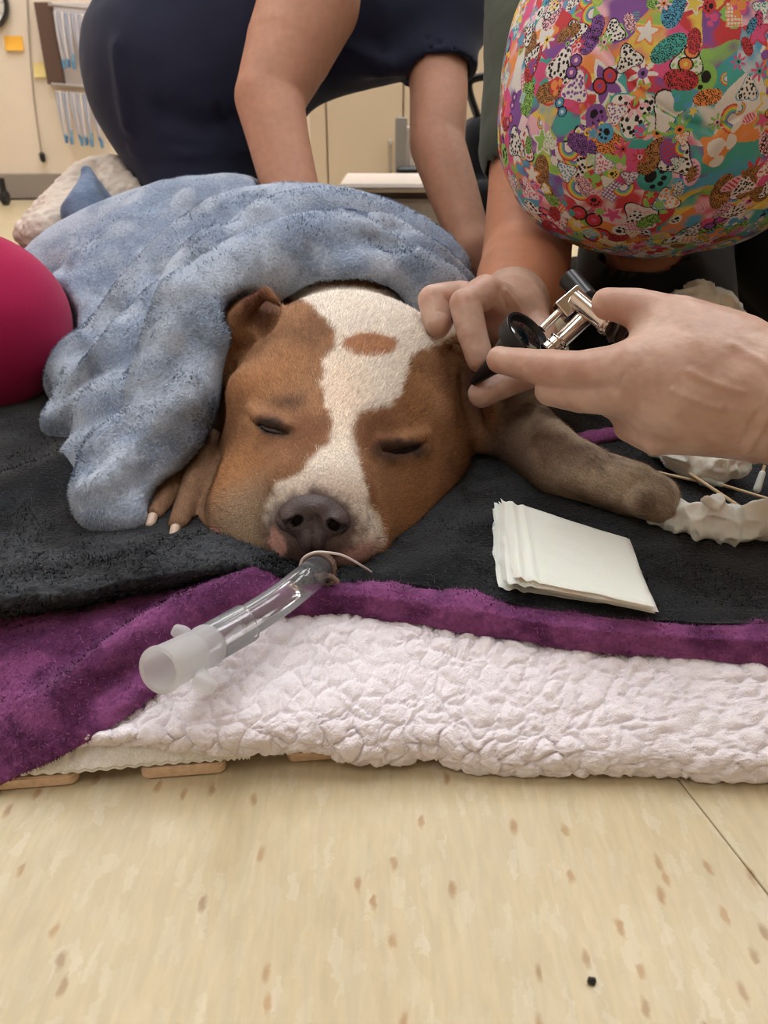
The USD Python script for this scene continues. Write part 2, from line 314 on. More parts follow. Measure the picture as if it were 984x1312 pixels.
floor_mat = usdkit.material(stage, f'{LK}/vinyl_tile', {
    'g': ('geometry', {}), 'o': ('object_info', {}),
    'dn': ('noise_texture', {'scale': 130.0, 'detail': 4.0, 'roughness': 0.65}), 'dm': ('vector_math', {'math_type': 'multiply_add', 'vector2': (0.011, 0.02, 0.0)}),
    'm1': ('mapping', {'mapping_type': 'point', 'rotation': (0, 0, math.radians(-9)), 'scale': (240.0, 80.0, 1.0)}), 'v1': ('voronoi_texture', {'scale': 1.0, 'dimensions': '2D'}), 's1': ('separate_color', {}),
    'm2': ('mapping', {'mapping_type': 'point', 'rotation': (0, 0, math.radians(-14)), 'scale': (170.0, 72.0, 1.0), 'location': (3.3, 1.7, 0)}), 'v2': ('voronoi_texture', {'scale': 1.0, 'dimensions': '2D'}), 's2': ('separate_color', {}),
    'dm2': ('vector_math', {'math_type': 'multiply_add', 'vector2': (0.0045, 0.008, 0.0)}), 'n3': ('noise_texture', {'scale': 14.0, 'detail': 4.0}), 'm5': ('mapping', {'mapping_type': 'point', 'rotation': (0, 0, math.radians(-14)), 'scale': (230.0, 34.0, 1.0)}), 'n5': ('noise_texture', {'scale': 1.0, 'detail': 3.0, 'distortion': 0.8}), 'mr5': ('map_range', dict(from_min=0.3, from_max=0.7, to_min=0.93, to_max=1.06)), 'mul5': ('vector_math', {'math_type': 'multiply'}), 'n4': ('noise_texture', {'scale': 260.0, 'detail': 3.0}),
    'base': ('rgb_ramp', {'ramp': [(0.0, lin((196, 179, 144))), (0.35, lin((199, 182, 147))), (0.8, lin((200, 184, 151))), (0.94, lin((204, 190, 159))), (1.0, lin((206, 192, 164)))]}),
    'f_on': ('math', {'math_type': 'greater_than', 'value2': 0.915}), 'f_d': ('map_range', dict(from_min=0.16, from_max=0.42, to_min=0.85, to_max=0.0, clamp=True)), 'f': ('math', {'math_type': 'multiply'}),
    'fc': ('rgb_ramp', {'ramp': [(0.0, lin((167, 131, 92))), (0.5, lin((180, 147, 106))), (1.0, lin((160, 133, 99)))]}),
    'mx': ('mix_color', {}), 'mul': ('vector_math', {'math_type': 'multiply'}), 'mr': ('map_range', dict(from_min=0.3, from_max=0.7, to_min=0.955, to_max=1.045)),
    'mul2': ('vector_math', {'math_type': 'multiply'}), 'mr2': ('map_range', dict(from_min=0.0, from_max=1.0, to_min=0.975, to_max=1.01)),
    'bp': ('bump', {'strength': 0.04, 'distance': 0.001}), 'p': ('principled_bsdf', dict(roughness=0.36, specular_ior_level=0.35))},
    [('g.position', 'dn.vector'), ('dn.color', 'dm.vector1'), ('g.position', 'dm.vector3'), ('dm.vector', 'm1.vector'), ('dn.color', 'dm2.vector1'), ('g.position', 'dm2.vector3'), ('dm2.vector', 'm2.vector'), ('m1.vector', 'v1.vector'), ('m2.vector', 'v2.vector'),
     ('v1.color', 's1.color'), ('v2.color', 's2.color'), ('s1.r', 'base.fac'), ('s2.r', 'f_on.value1'), ('v2.distance', 'f_d.value'), ('f_on.value', 'f.value1'), ('f_d.result', 'f.value2'),
     ('s2.g', 'fc.fac'), ('f.value', 'mx.fac'), ('base.color', 'mx.a'), ('fc.color', 'mx.b'), ('g.position', 'n3.vector'), ('n3.fac', 'mr.value'), ('mx.result', 'mul.vector1'), ('mr.result', 'mul.vector2'),
     ('o.random', 'mr2.value'), ('mul.vector', 'mul2.vector1'), ('mr2.result', 'mul2.vector2'), ('mul2.vector', 'mul5.vector1'), ('g.position', 'm5.vector'), ('m5.vector', 'n5.vector'), ('n5.fac', 'mr5.value'), ('mr5.result', 'mul5.vector2'), ('mul5.vector', 'p.base_color'), ('g.position', 'n4.vector'), ('n4.fac', 'bp.height'), ('bp.normal', 'p.normal')], surface='p.BSDF')
floor = thing('floor', kind='structure')
put('floor_base', floor, boxm((R_['x0'] - T_, R_['y0'] - T_, -0.08), (R_['x1'] + T_, R_['y1'] + T_, -0.0035)), principled('grout', (120, 100, 78), 0.8), smooth=False)
ta, corner, ts = math.radians(14.5), G(984, 1145, 0), 0.4572
tu, tv = np.array([math.cos(ta), math.sin(ta), 0]), np.array([-math.sin(ta), math.cos(ta), 0])
for i in range(-6, 7):
    for j in range(-5, 9):
        c = corner + (i + 0.5) * ts * tu + (j + 0.35) * ts * tv
        if not (R_['x0'] + 0.0 < c[0] < R_['x1'] - 0.0 and R_['y0'] < c[1] < R_['y1']): continue
        if abs(c[0]) > 0.75 * max(c[1], 0.2) + 0.45 or c[1] < -0.15: continue      # the rest of the floor is never in view
        hs = ts / 2 - 0.00035; b = 0.0005
        V = np.array([[sx * (hs - k), sy * (hs - k), z] for z, k in ((-0.0034, 0), (-b, 0), (0.0, b)) for sx, sy in ((-1, -1), (1, -1), (1, 1), (-1, 1))])
        F = [[3, 2, 1, 0], [8, 9, 10, 11]] + [[r * 4 + k, r * 4 + (k + 1) % 4, r * 4 + 4 + (k + 1) % 4, r * 4 + 4 + k] for r in (0, 1) for k in range(4)]
        V = c + V[:, :1] * tu + V[:, 1:2] * tv + V[:, 2:] * np.array([0, 0, 1.0])
        put('tile', floor, (V, F), floor_mat, smooth=False)

# ------------------------------------------------------------------ the bed: slats, pad, sherpa, purple and charcoal blankets
wood = usdkit.material(stage, f'{LK}/pale_wood', {'g': ('geometry', {}), 'm': ('mapping', {'scale': (260.0, 22.0, 260.0)}), 'n': ('noise_texture', {'scale': 1.0, 'detail': 4.0, 'distortion': 0.6}), 'r': ('rgb_ramp', {'ramp': [(0.3, lin((205, 172, 138))), (0.7, lin((226, 198, 168)))]}), 'p': ('principled_bsdf', dict(roughness=0.5))}, [('g.position', 'm.vector'), ('m.vector', 'n.vector'), ('n.fac', 'r.fac'), ('r.color', 'p.base_color')], surface='p.BSDF')
base = thing('slatted_bed_base', 'pale wooden slatted base under the white fleece at the left', 'bed base')
from shapely.geometry import Polygon
sa = math.radians(6.0); su, sv = np.array([math.cos(sa), math.sin(sa), 0]), np.array([-math.sin(sa), math.cos(sa), 0])
s0 = G(180, 1000, 0)
for k in range(-2, 7):
    w, L = 0.0455, 0.75
    pl = Polygon([(0, 0), (w, 0), (w, L), (0, L)]).buffer(-0.005).buffer(0.005)
    mm = trimesh.creation.extrude_polygon(pl.buffer(-0.0008), 0.0072, engine='earcut'); m2 = trimesh.creation.extrude_polygon(pl, 0.0058, engine='earcut'); m2.apply_translation((0, 0, 0.0007))
    off = s0 + k * 0.0785 * su + (0.004 if k == 1 else 0) * sv
    off = off + (0.0 if k < 1 else 0.0) * sv
    Tm = np.eye(4); Tm[:3, 0], Tm[:3, 1], Tm[:3, 3] = su, sv, off + np.array([0, 0, 0.0004])
    q = trimesh.boolean.union([mm, m2], engine='manifold'); q.apply_transform(Tm)
    put('slat', base, q, wood, smooth=30)
rail = boxm((-0.15, 0, 0), (0.46, 0.03, 0.012)); Tm = np.eye(4); Tm[:3, 0], Tm[:3, 1], Tm[:3, 3] = su, sv, s0 + 0.06 * sv + np.array([0, 0, 0.0079]); rail.apply_transform(Tm)
put('rail', base, rail, principled('dark_rail', (70, 55, 42), 0.6), smooth=False)

# thin quilted pad under the fleece
cur = [GA([(10, 990, .0105), (100, 986, .0105), (200, 977, .0105), (285, 971, .0105), (320, 968, .0105)]),
       GA([(10, 988, .0125), (100, 983, .0125), (200, 974, .0125), (285, 968, .0125), (320, 966, .0125)]),
       GA([(60, 962, .021), (110, 950, .021), (200, 945, .021), (285, 940, .021), (330, 940, .021)]),
       GA([(80, 930, .022), (140, 915, .022), (210, 905, .022), (290, 900, .022), (340, 900, .022)])]
g = loft(cur, 160, 24); nv, nu = g.shape[:2]
g[..., 2] += 0.0008 * np.sin(np.arange(nu) * 0.9)[None, :] * np.linspace(1, 0.2, nv)[:, None]
V = np.vstack([g.reshape(-1, 3), (g - [0, 0, .0018]).reshape(-1, 3)]); F = gridfaces(nv, nu)
rim = np.concatenate([np.arange(nu), np.arange(1, nv) * nu + nu - 1, (nv - 1) * nu + np.arange(nu - 2, -1, -1), np.arange(nv - 2, 0, -1) * nu]); r2 = np.roll(rim, -1); o = nv * nu
V_, F_ = V, np.vstack([F, F[:, ::-1] + o, tris(np.stack([r2, rim, rim + o, r2 + o], 1))])
put('absorbent_pad', None, (V_, F_), M['cloth'], col=lin((226, 222, 214)), label='thin smooth white pad peeking out between the wooden slats and the fleece', cat='pad')

def lumps(V, N, cell, amp, seed, sharp=1.0):
    f1, f2, _ = worley(V, cell, seed)
    return amp * (np.clip((f2 - f1) / 0.55, 0, 1) ** 0.5 * sharp - 0.5)
K = [(40, 957, .018), (55, 957, .019), (75, 957, .020), (150, 956, .02), (220, 961, .018), (290, 965, .0165), (350, 962, .016), (400, 957, .019), (445, 970, .012), (500, 973, .0105), (560, 967, .0115), (600, 984, .0055), (700, 991, .004), (800, 995, .004), (984, 1000, .004), (1120, 1004, .004), (1500, 1012, .004)]
Mi = [(75, 942, .022), (85, 938, .024), (110, 925, .028), (180, 918, .031), (240, 912, .031), (300, 905, .033), (355, 900, .034), (405, 895, .035), (450, 900, .033), (505, 900, .033), (560, 905, .031), (610, 915, .029), (700, 922, .028), (800, 925, .028), (984, 932, .028), (1120, 936, .028), (1490, 944, .028)]
To = [(115, 915, .025), (130, 905, .027), (150, 893, .031), (205, 862, .039), (260, 832, .041), (320, 795, .046), (375, 790, .047), (420, 787, .047), (460, 789, .046), (515, 795, .046), (565, 802, .045), (615, 808, .044), (700, 820, .043), (800, 832, .042), (984, 845, .042), (1120, 852, .042), (1480, 862, .042)]
K, Mi, To = GA(K), GA(Mi), GA(To)
back = lambda A, dy, z: np.stack([A[:, 0], A[:, 1] + dy, np.full(len(A), z)], 1)
cur = [back(K, 0.06, 0.003) + [0, 0, 0.004], back(K, 0.012, 0.0) + np.stack([0 * K[:, 0], 0 * K[:, 0], np.maximum(K[:, 2] - 0.008, 0.001)], 1), K - [0, 0.0, 0] , 0.6 * K + 0.4 * Mi + [0, -0.006, 0.005], Mi + [0, 0, 0.001], 0.5 * Mi + 0.5 * To + [0, 0, 0.001], To, back(To, 0.05, 0.034), back(To, 0.25, 0.030)]
g = loft(cur, 640, 220); V = g.reshape(-1, 3); F = gridfaces(*g.shape[:2]); N = vnormals(V, F)
if N[:, 2].mean() < 0: F = F[:, ::-1]; N = -N
warp = V + 0.004 * np.stack([meshkit.noise(V * 120, s) - 0.5 for s in (1, 2, 3)], 1) * 2
f1, f2, ci = worley(warp, 0.0125, 5); e = np.clip((f2 - f1) / 0.5, 0, 1)
h1 = e ** 0.40; f1, f2, _ = worley(warp, 0.0048, 6); h2 = np.clip((f2 - f1) / 0.5, 0, 1) ** 0.5
tall = 0.55 + 0.9 * meshkit.noise(V * 45, 9)
V = V + N * (0.0036 * (h1 - 0.5) * tall + 0.0009 * (h2 - 0.5) + 0.005 * (meshkit.fbm(V * 28, 2, 4) - 0.5))[:, None]
V[:, 2] = np.maximum(V[:, 2], 0.0009)
c = np.broadcast_to(lin((240, 232, 236)), V.shape) * (0.97 + 0.05 * meshkit.noise(V * 90, 3))[:, None]
put('fleece_pad', None, (V, F), M['sherpa'], col=c, label='thick white sherpa fleece pad hanging over the front of the bed', cat='fleece')

# purple blanket: a rolled border at the right, a fall to the floor at the left
O_ = [(-240, 1100, .005), (-110, 1045, .006), (-20, 1004, .008), (60, 968, .022), (125, 935, .031), (195, 883, .041), (262, 832, .045), (325, 786, .050), (372, 784, .0505), (440, 783, .0505), (520, 794, .0495), (600, 806, .0485), (700, 824, .0475), (840, 837, .0465), (984, 847, .046), (1120, 854, .046), (1480, 864, .046)]
I_ = [(-260, 830, .05), (-160, 806, .05), (-60, 798, .05), (40, 788, .05), (110, 778, .05), (195, 762, .05), (268, 750, .052), (335, 744, .056), (385, 757, .057), (440, 755, .057), (520, 756, .057), (600, 768, .056), (700, 786, .055), (840, 801, .054), (984, 804, .054), (1120, 806, .054), (1480, 812, .054)]
O_, I_ = GA(O_), GA(I_)
lift = np.array([0, 0, .006, .010, .012, .013, .012, .009, .008, .008, .008, .008, .008, .008, .008, .008, .008])[:, None] * np.array([0, -0.45, 1.0])
cur = [back(O_, 0.05, 0.0) + np.stack([0 * O_[:, 0], 0 * O_[:, 0], O_[:, 2] - 0.006], 1), O_ + [0, 0.006, -0.005], O_, 0.72 * O_ + 0.28 * I_ + lift, 0.5 * O_ + 0.5 * I_ + lift * 1.1, 0.2 * O_ + 0.8 * I_ + lift * 0.95, I_ + [0, 0.006, 0.003], back(I_, 0.05, 0.045), back(I_, 0.22, 0.045)]
g = loft(cur, 420, 150); V = g.reshape(-1, 3); F = gridfaces(*g.shape[:2]); N = vnormals(V, F)
if N[:, 2].mean() < 0: F = F[:, ::-1]; N = -N
xr = sstep(V[:, 0], -0.02, -0.10)
def ridge(V, line, w):                                    # 1 on a fold line through 3D points, 0 beyond w
    return np.exp(-(polydist(V, np.array(line), False) / w) ** 2)
r1 = ridge(V, GA([(-60, 935, .05), (60, 880, .055), (180, 800, .062), (330, 748, .062)]), 0.013)
r2 = ridge(V, GA([(-40, 870, .055), (90, 835, .055), (190, 790, .055)]), 0.014); r3 = ridge(V, GA([(60, 925, .05), (180, 845, .05), (290, 790, .052)]), 0.009)
disp = 0.010 * r1 - 0.006 * r2 - 0.007 * r3 + 0.003 * (meshkit.fbm(V * 60, 3, 11) - 0.5) + 0.0012 * (meshkit.noise(V * 260, 13) - 0.5)
disp += (1 - xr) * 0.005 * (meshkit.noise(V * np.array([38, 20, 20]), 15) - 0.5)
V = V + N * disp[:, None]; V[:, 2] = np.maximum(V[:, 2], 0.001)
N = vnormals(V, F)
purple = lin((136, 74, 122)); dk = lin((96, 47, 88)); lt = lin((146, 84, 132))
def plush_col(V, a, b, scale, seed): t = meshkit.fbm(V * scale, 3, seed)[:, None]; t = sstep(t, 0.35, 0.65); return a * (1 - t) + b * t
c = plush_col(V, purple, dk, 55, 21)
rng = np.random.default_rng(31)
ring = thing('purple_blanket', 'purple plush blanket showing as a fuzzy border and a fold falling at the left', 'blanket')
put('cloth', ring, (V, F), M['plush'], col=c)
b, bc, fi = scatter(V, F, 130000, rng, weight=(V[:, 1] < 0.47).astype(float) + 0.02)
n = unit((N[F[fi]] * bc[:, :, None]).sum(1)); cc = (c[F[fi]] * bc[:, :, None]).sum(1)
cc = cc * (0.8 + 0.45 * rng.random((len(b), 1))); tt = rng.random((len(b), 1)) < 0.12; cc = np.where(tt, lt * (0.8 + 0.4 * rng.random((len(b), 1))), cc)
nap = np.stack([meshkit.noise(b * 110, 41 + k) - 0.5 for k in range(3)], 1)
bv = blades(b, n, n * 0.8 + nap * 1.6 + 0.55 * rng.normal(size=b.shape), 0.0020 + 0.0016 * rng.random(len(b)), 0.0006, cc, 1)
put('pile', ring, bv[:2], M['fur'], col=bv[2], normals=bv[3], kind='stuff')

# charcoal blanket on top
st = [-240, -120, 0, 100, 200, 300, 345, 400, 450, 520, 600, 700, 840, 984, 1120, 1480]
E_ = [828, 806, 790, 778, 759, 745, 748, 757, 752, 753, 766, 785, 800, 803, 806, 812]
A = GA([(x, e, .056) for x, e in zip(st, E_)])
rim = np.array([1, 1, 1, 1, 1, .95, .75, .3, .1, 0, 0, 0, 0, 0, 0, 0])
B1 = GA([(x, e - 30 * r - 7 * (1 - r), .060 + .017 * r) for x, e, r in zip(st, E_, rim)])
B2 = GA([(x, e - 58 * r - 18 * (1 - r), .0605 + .010 * r) for x, e, r in zip(st, E_, rim)])
B3 = GA([(x, e - 80 * r - 40 * (1 - r), .060) for x, e, r in zip(st, E_, rim)])
def yy(y, z):
    x = B3[:, 0] * (1 + 0.9 * (y - 0.4)); far = 1.40 - 0.645 * sstep(B3[:, 0], .02, .12)           # the blanket ends sooner on the right
    return np.stack([x, 0.47 + (y - 0.47) * (far - 0.47) / 0.93, np.full(len(B3), z)], 1)
cur = [back(A, 0.05, 0.052), A + [0, 0.004, 0.0], A + np.array([0, -0.003, 0.004]), B1 + np.stack([0 * rim, -0.006 * rim, 0 * rim], 1), B2, B3, yy(0.56, .06), yy(0.75, .06), yy(1.0, .06), yy(1.35, .055), yy(1.4, .01)]
g = loft(cur, 340, 300); V = g.reshape(-1, 3); F = gridfaces(*g.shape[:2]); N = vnormals(V, F)
if N[:, 2].mean() < 0: F = F[:, ::-1]; N = -N
fold = 0.016 * ridge(V, GA([(-120, 690, .06), (0, 640, .06), (100, 600, .06), (150, 560, .06)]), 0.03)
fold += 0.006 * ridge(V, GA([(560, 720, .06), (650, 640, .06), (700, 600, .06)]), 0.03)
f1, f2, _ = worley(V + 0.002 * (meshkit.noise(V * 300, 2)[:, None] - 0.5), 0.0062, 8)
left = sstep(V[:, 0], 0.0, -0.05); front = sstep(V[:, 1], 0.50, 0.44)
disp = fold + 0.0035 * (meshkit.fbm(V * 30, 3, 51) - 0.5) + 0.0030 * left * front * (np.clip((f2 - f1) / 0.5, 0, 1) ** 0.6 - 0.5)
V = V + N * disp[:, None]
N = vnormals(V, F)
c = plush_col(V, lin((40, 42, 45)), lin((23, 24, 27)), 32, 61); c = c * (1 + 1.1 * (left * front))[:, None]
ch = thing('charcoal_blanket', 'charcoal grey plush blanket spread under the dog with a thick fuzzy front hem', 'blanket')
put('cloth', ch, (V, F), M['plush'], col=c)
rng = np.random.default_rng(32)
b, bc, fi = scatter(V, F, 150000, rng, weight=sstep(V[:, 1], 0.95, 0.42) * (0.35 + (V[:, 2] > 0.055)) + 0.02 + 1.5 * left * front)
n = unit((N[F[fi]] * bc[:, :, None]).sum(1)); cc = (c[F[fi]] * bc[:, :, None]).sum(1) * (0.7 + 0.9 * rng.random((len(b), 1)))
cc = np.where(rng.random((len(b), 1)) < 0.15, lin((66, 68, 72)), cc)
nap = np.stack([meshkit.noise(b * 45, 71 + k) - 0.5 for k in range(3)], 1) + 0.6 * np.stack([meshkit.noise(b * 220, 75 + k) - 0.5 for k in range(3)], 1)
bv = blades(b, n, n * 0.55 + nap * 2.0 + 0.4 * rng.normal(size=b.shape), 0.0026 + 0.0024 * rng.random(len(b)), 0.0006, cc, 1)
put('pile', ch, bv[:2], M['fur'], col=bv[2], normals=bv[3], kind='stuff')

bd_ = [G(690, 574, .060), G(730, 567, .063), G(775, 558, .064), G(830, 552, .063), G(900, 552, .062), G(1000, 556, .06)]
p_ = catmull(np.array(bd_), 90); th = np.arange(16) * 2 * np.pi / 16; V = p_[:, None] + .006 * (np.cos(th)[None, :, None] * np.array([0, 1.5, 0]) + np.sin(th)[None, :, None] * np.array([0, 0, 1.0])); i, j = np.meshgrid(np.arange(89), np.arange(16), indexing='ij')
V = V.reshape(-1, 3); V = V + .003 * (np.stack([meshkit.noise(V * 120, k) for k in (1, 2, 3)], 1) - .5)
put('border', ring, (V, np.stack([i * 16 + j, i * 16 + (j + 1) % 16, (i + 1) * 16 + (j + 1) % 16, (i + 1) * 16 + j], -1).reshape(-1, 4)), M['plush'], col=np.broadcast_to(purple, V.shape))
# ------------------------------------------------------------------ the dog
dog = Sdf3()
def hit(s, pts, dz=0.0, z0=.40, z1=1.15):                       # where the view ray through each traced mark meets the form
    zs = np.linspace(z0, z1, 900); out = []
    for p in pts:
        d = s(np.array([P(p[0], p[1], z) for z in zs])); i = np.argmax(d < 0); out.append(P(p[0], p[1], (zs[i] if d[i] < 0 else .62) + dz + (p[2] if len(p) > 2 else 0)))
    return np.array(out)
dog.ellP(454, 505, .690, 146, 124, .105, rot=10)                                    # cranium
dog.ellP(362, 560, .645, 68, 96, .075, rot=-8, k=.03)                               # cheeks
dog.ellP(522, 585, .655, 62, 98, .075, rot=14, k=.03)
dog.cone(P(432, 560, .625), P(404, 668, .533), .050, .037, k=.045)                  # muzzle
dog.cone(P(448, 490, .628), P(410, 630, .524), .030, .027, k=.06)                   # bridge of the nose
dog.ellP(324, 668, .565, 54, 52, .040, rot=-12, k=.035)                             # lips hanging either side
dog.ellP(360, 695, .540, 50, 38, .030, rot=-4, k=.02)
dog.ellP(452, 690, .535, 46, 46, .034, rot=30, k=.02)
dog.ellP(412, 722, .530, 40, 24, .026, k=.012)                                      # chin
dog.cone(P(548, 600, .650), P(505, 695, .575), .028, .022, k=.03)                   # jaw
dog.cone(P(312, 610, .640), P(306, 680, .590), .026, .024, k=.03)
dog.ellP(352, 625, .588, 44, 40, .030, rot=-20, k=.04); dog.ellP(482, 640, .582, 34, 46, .030, rot=15, k=.04)
dog.ellP(345, 508, .604, 46, 20, .020, rot=18, k=.022)                              # brows
dog.ellP(520, 535, .608, 40, 20, .020, rot=14, k=.022)
dog.ellP(344, 543, .602, 32, 22, .024, rot=20, k=.012)                              # closed eyes
dog.ellP(516, 571, .604, 32, 21, .024, rot=6, k=.012)
lidpx = [[(321, 533), (332, 543), (345, 550), (358, 553), (371, 556)], [(490, 576), (503, 578), (517, 577), (531, 573), (545, 567)]]
lidlines = [hit(dog, l) for l in lidpx]
for l in lidlines: dog.chain(l + .0054 * UP + .0020 * FW, [.0030, .0042, .0044, .0042, .0030], k=.008); dog.chain(l - .0058 * UP + .0020 * FW, .0038, k=.006)
for l in lidlines: dog.chain(l - .0008 * UP - .001 * FW, [.0008, .0015, .0019, .0016, .0008], k=.0025, cut=True)
lipline = hit(dog, [(404, 690), (402, 706), (399, 724)]); dog.chain(lipline, .0014, k=.004, cut=True)
jowl = hit(dog, [(345, 640), (340, 672), (350, 705)]); dog.chain(jowl, .002, k=.010, cut=True); jowl = hit(dog, [(478, 650), (492, 680), (484, 712)]); dog.chain(jowl, .002, k=.010, cut=True)
# ears: walls with a thick rim and a hollow
dog.ellP(322, 428, .668, 44, 46, .022, rot=25, k=.012)
dog.chain([P(*p) for p in [(284, 484, .662), (287, 450, .655), (300, 415, .648), (319, 392, .643), (342, 375, .638), (356, 394, .634), (366, 422, .624)]], [.010, .009, .008, .006, .0045, .005, .007], k=.008)
dog.ellP(340, 409, .626, 17, 29, .026, rot=22, k=.006, cut=True); dog.ellP(312, 444, .638, 12, 18, .014, rot=40, k=.006, cut=True)
dog.ellP(600, 506, .664, 36, 70, .034, rot=-12, k=.02)
e_ = hit(dog, [(560, 434), (578, 428), (596, 432, -.004), (607, 446, -.010), (612, 468, -.016), (616, 495, -.020), (623, 522, -.016), (628, 545, -.008), (618, 566, .0)], .004)
dog.chain(e_, [.008, .007, .0068, .0066, .0064, .0062, .0064, .0068, .008], k=.007)
g_ = hit(dog, [(596, 458), (599, 490), (604, 520), (610, 546)]); dog.chain(g_ - .002 * FW, [.004, .0070, .0070, .0045], k=.006, cut=True)
# neck, trunk, forelegs
W = lambda x, y, z: np.array([x, y, z], float)
dog.cone(P(450, 500, .73), W(-.05, .80, .125), .075, .070, k=.03)
dog.cone(W(-.05, .80, .125), W(-.28, 1.04, .135), .070, .072, k=.05)
leg = [G(640, 528, .066), G(676, 562, .076), G(714, 592, .084), G(768, 613, .080), G(812, 627, .080), G(840, 637, .078)]
dog.cone(W(.0, .80, .105), leg[0], .045, .034, k=.03)
dog.chain(leg, [.036, .030, .025, .0205, .0200, .0165], k=.02)
for dx, dy in ((-6, -12), (4, 0), (0, 12)):
    dog.cone(G(826 + dx, 632 + dy, .079), G(848 + dx, 640 + dy, .074), .012, .0095, k=.006)
toes = [([(264, 575, .650), (248, 628, .592), (229, 674, .556)], [.018, .0105, .0080]), ([(240, 575, .650), (216, 628, .598), (200, 660, .570)], [.015, .0100, .0076]), ([(280, 590, .63), (272, 640, .590), (263, 688, .556)], [.014, .0100, .0080])]
dog.cone(W(-.06, .74, .12), P(262, 545, .69), .045, .022, k=.03)
for pts, rr in toes: dog.chain([P(*p) for p in pts], rr, k=.0035)
dog.half(W(0, 0, .0592), (0, 0, -1.0), k=.003)
dogV, dogF = dog.mesh((-.40, .38, .04), (.30, 1.14, .28), .0021)
dogN = vnormals(dogV, dogF)
def proj(p):
    q = np.asarray(p) - CAM; d = q @ FW; return np.stack([492 + FPX * (q @ RT) / d, 656 - FPX * (q @ UP) / d], -1), d
fO = P(430, 560, .58)
face = lambda p: np.stack([(p - fO) @ RT, (p - fO) @ UP], -1)       # coat markings live in the plane of the face
pv, pd = proj(dogV); vis = pd < 0.80
keep = vis & (((CAM - dogV) * dogN).sum(1) > 0); kt = cKDTree(pv[keep]); ki = np.nonzero(keep)[0]
def marks(pts):                                                    # markings traced on the skin itself
    d, i = kt.query(np.asarray(pts, float), k=6); j = ki[i]; best = j[np.arange(len(j)), np.argmin(pd[j], 1)]
    return face(dogV[best])
blaze = marks([(360, 372), (387, 383), (411, 400), (430, 425), (428, 442), (413, 459), (411, 489), (423, 523), (428, 540), (423, 562), (406, 579), (381, 605), (353, 617), (340, 639), (336, 673), (347, 694), (352, 715), (400, 735), (453, 735), (483, 716), (496, 694), (492, 673), (479, 647), (466, 613), (460, 579), (453, 553), (460, 532), (470, 523), (496, 521), (513, 502), (519, 485), (524, 462), (539, 449), (564, 440), (581, 423), (590, 410), (560, 395), (520, 380), (450, 365)])
def blob(q, c, rx, ry, rot=0, soft=0.35, nz=None):                  # soft oval mark
    c = marks([c])[0]; s = 0.00057; a = math.radians(rot); d = q - c
    u = (d[:, 0] * math.cos(a) - d[:, 1] * math.sin(a)) / (rx * s); v = (d[:, 0] * math.sin(a) + d[:, 1] * math.cos(a)) / (ry * s)
    r = np.hypot(u, v) + (nz if nz is not None else 0); return 1 - sstep(r, 1 - soft, 1 + soft)
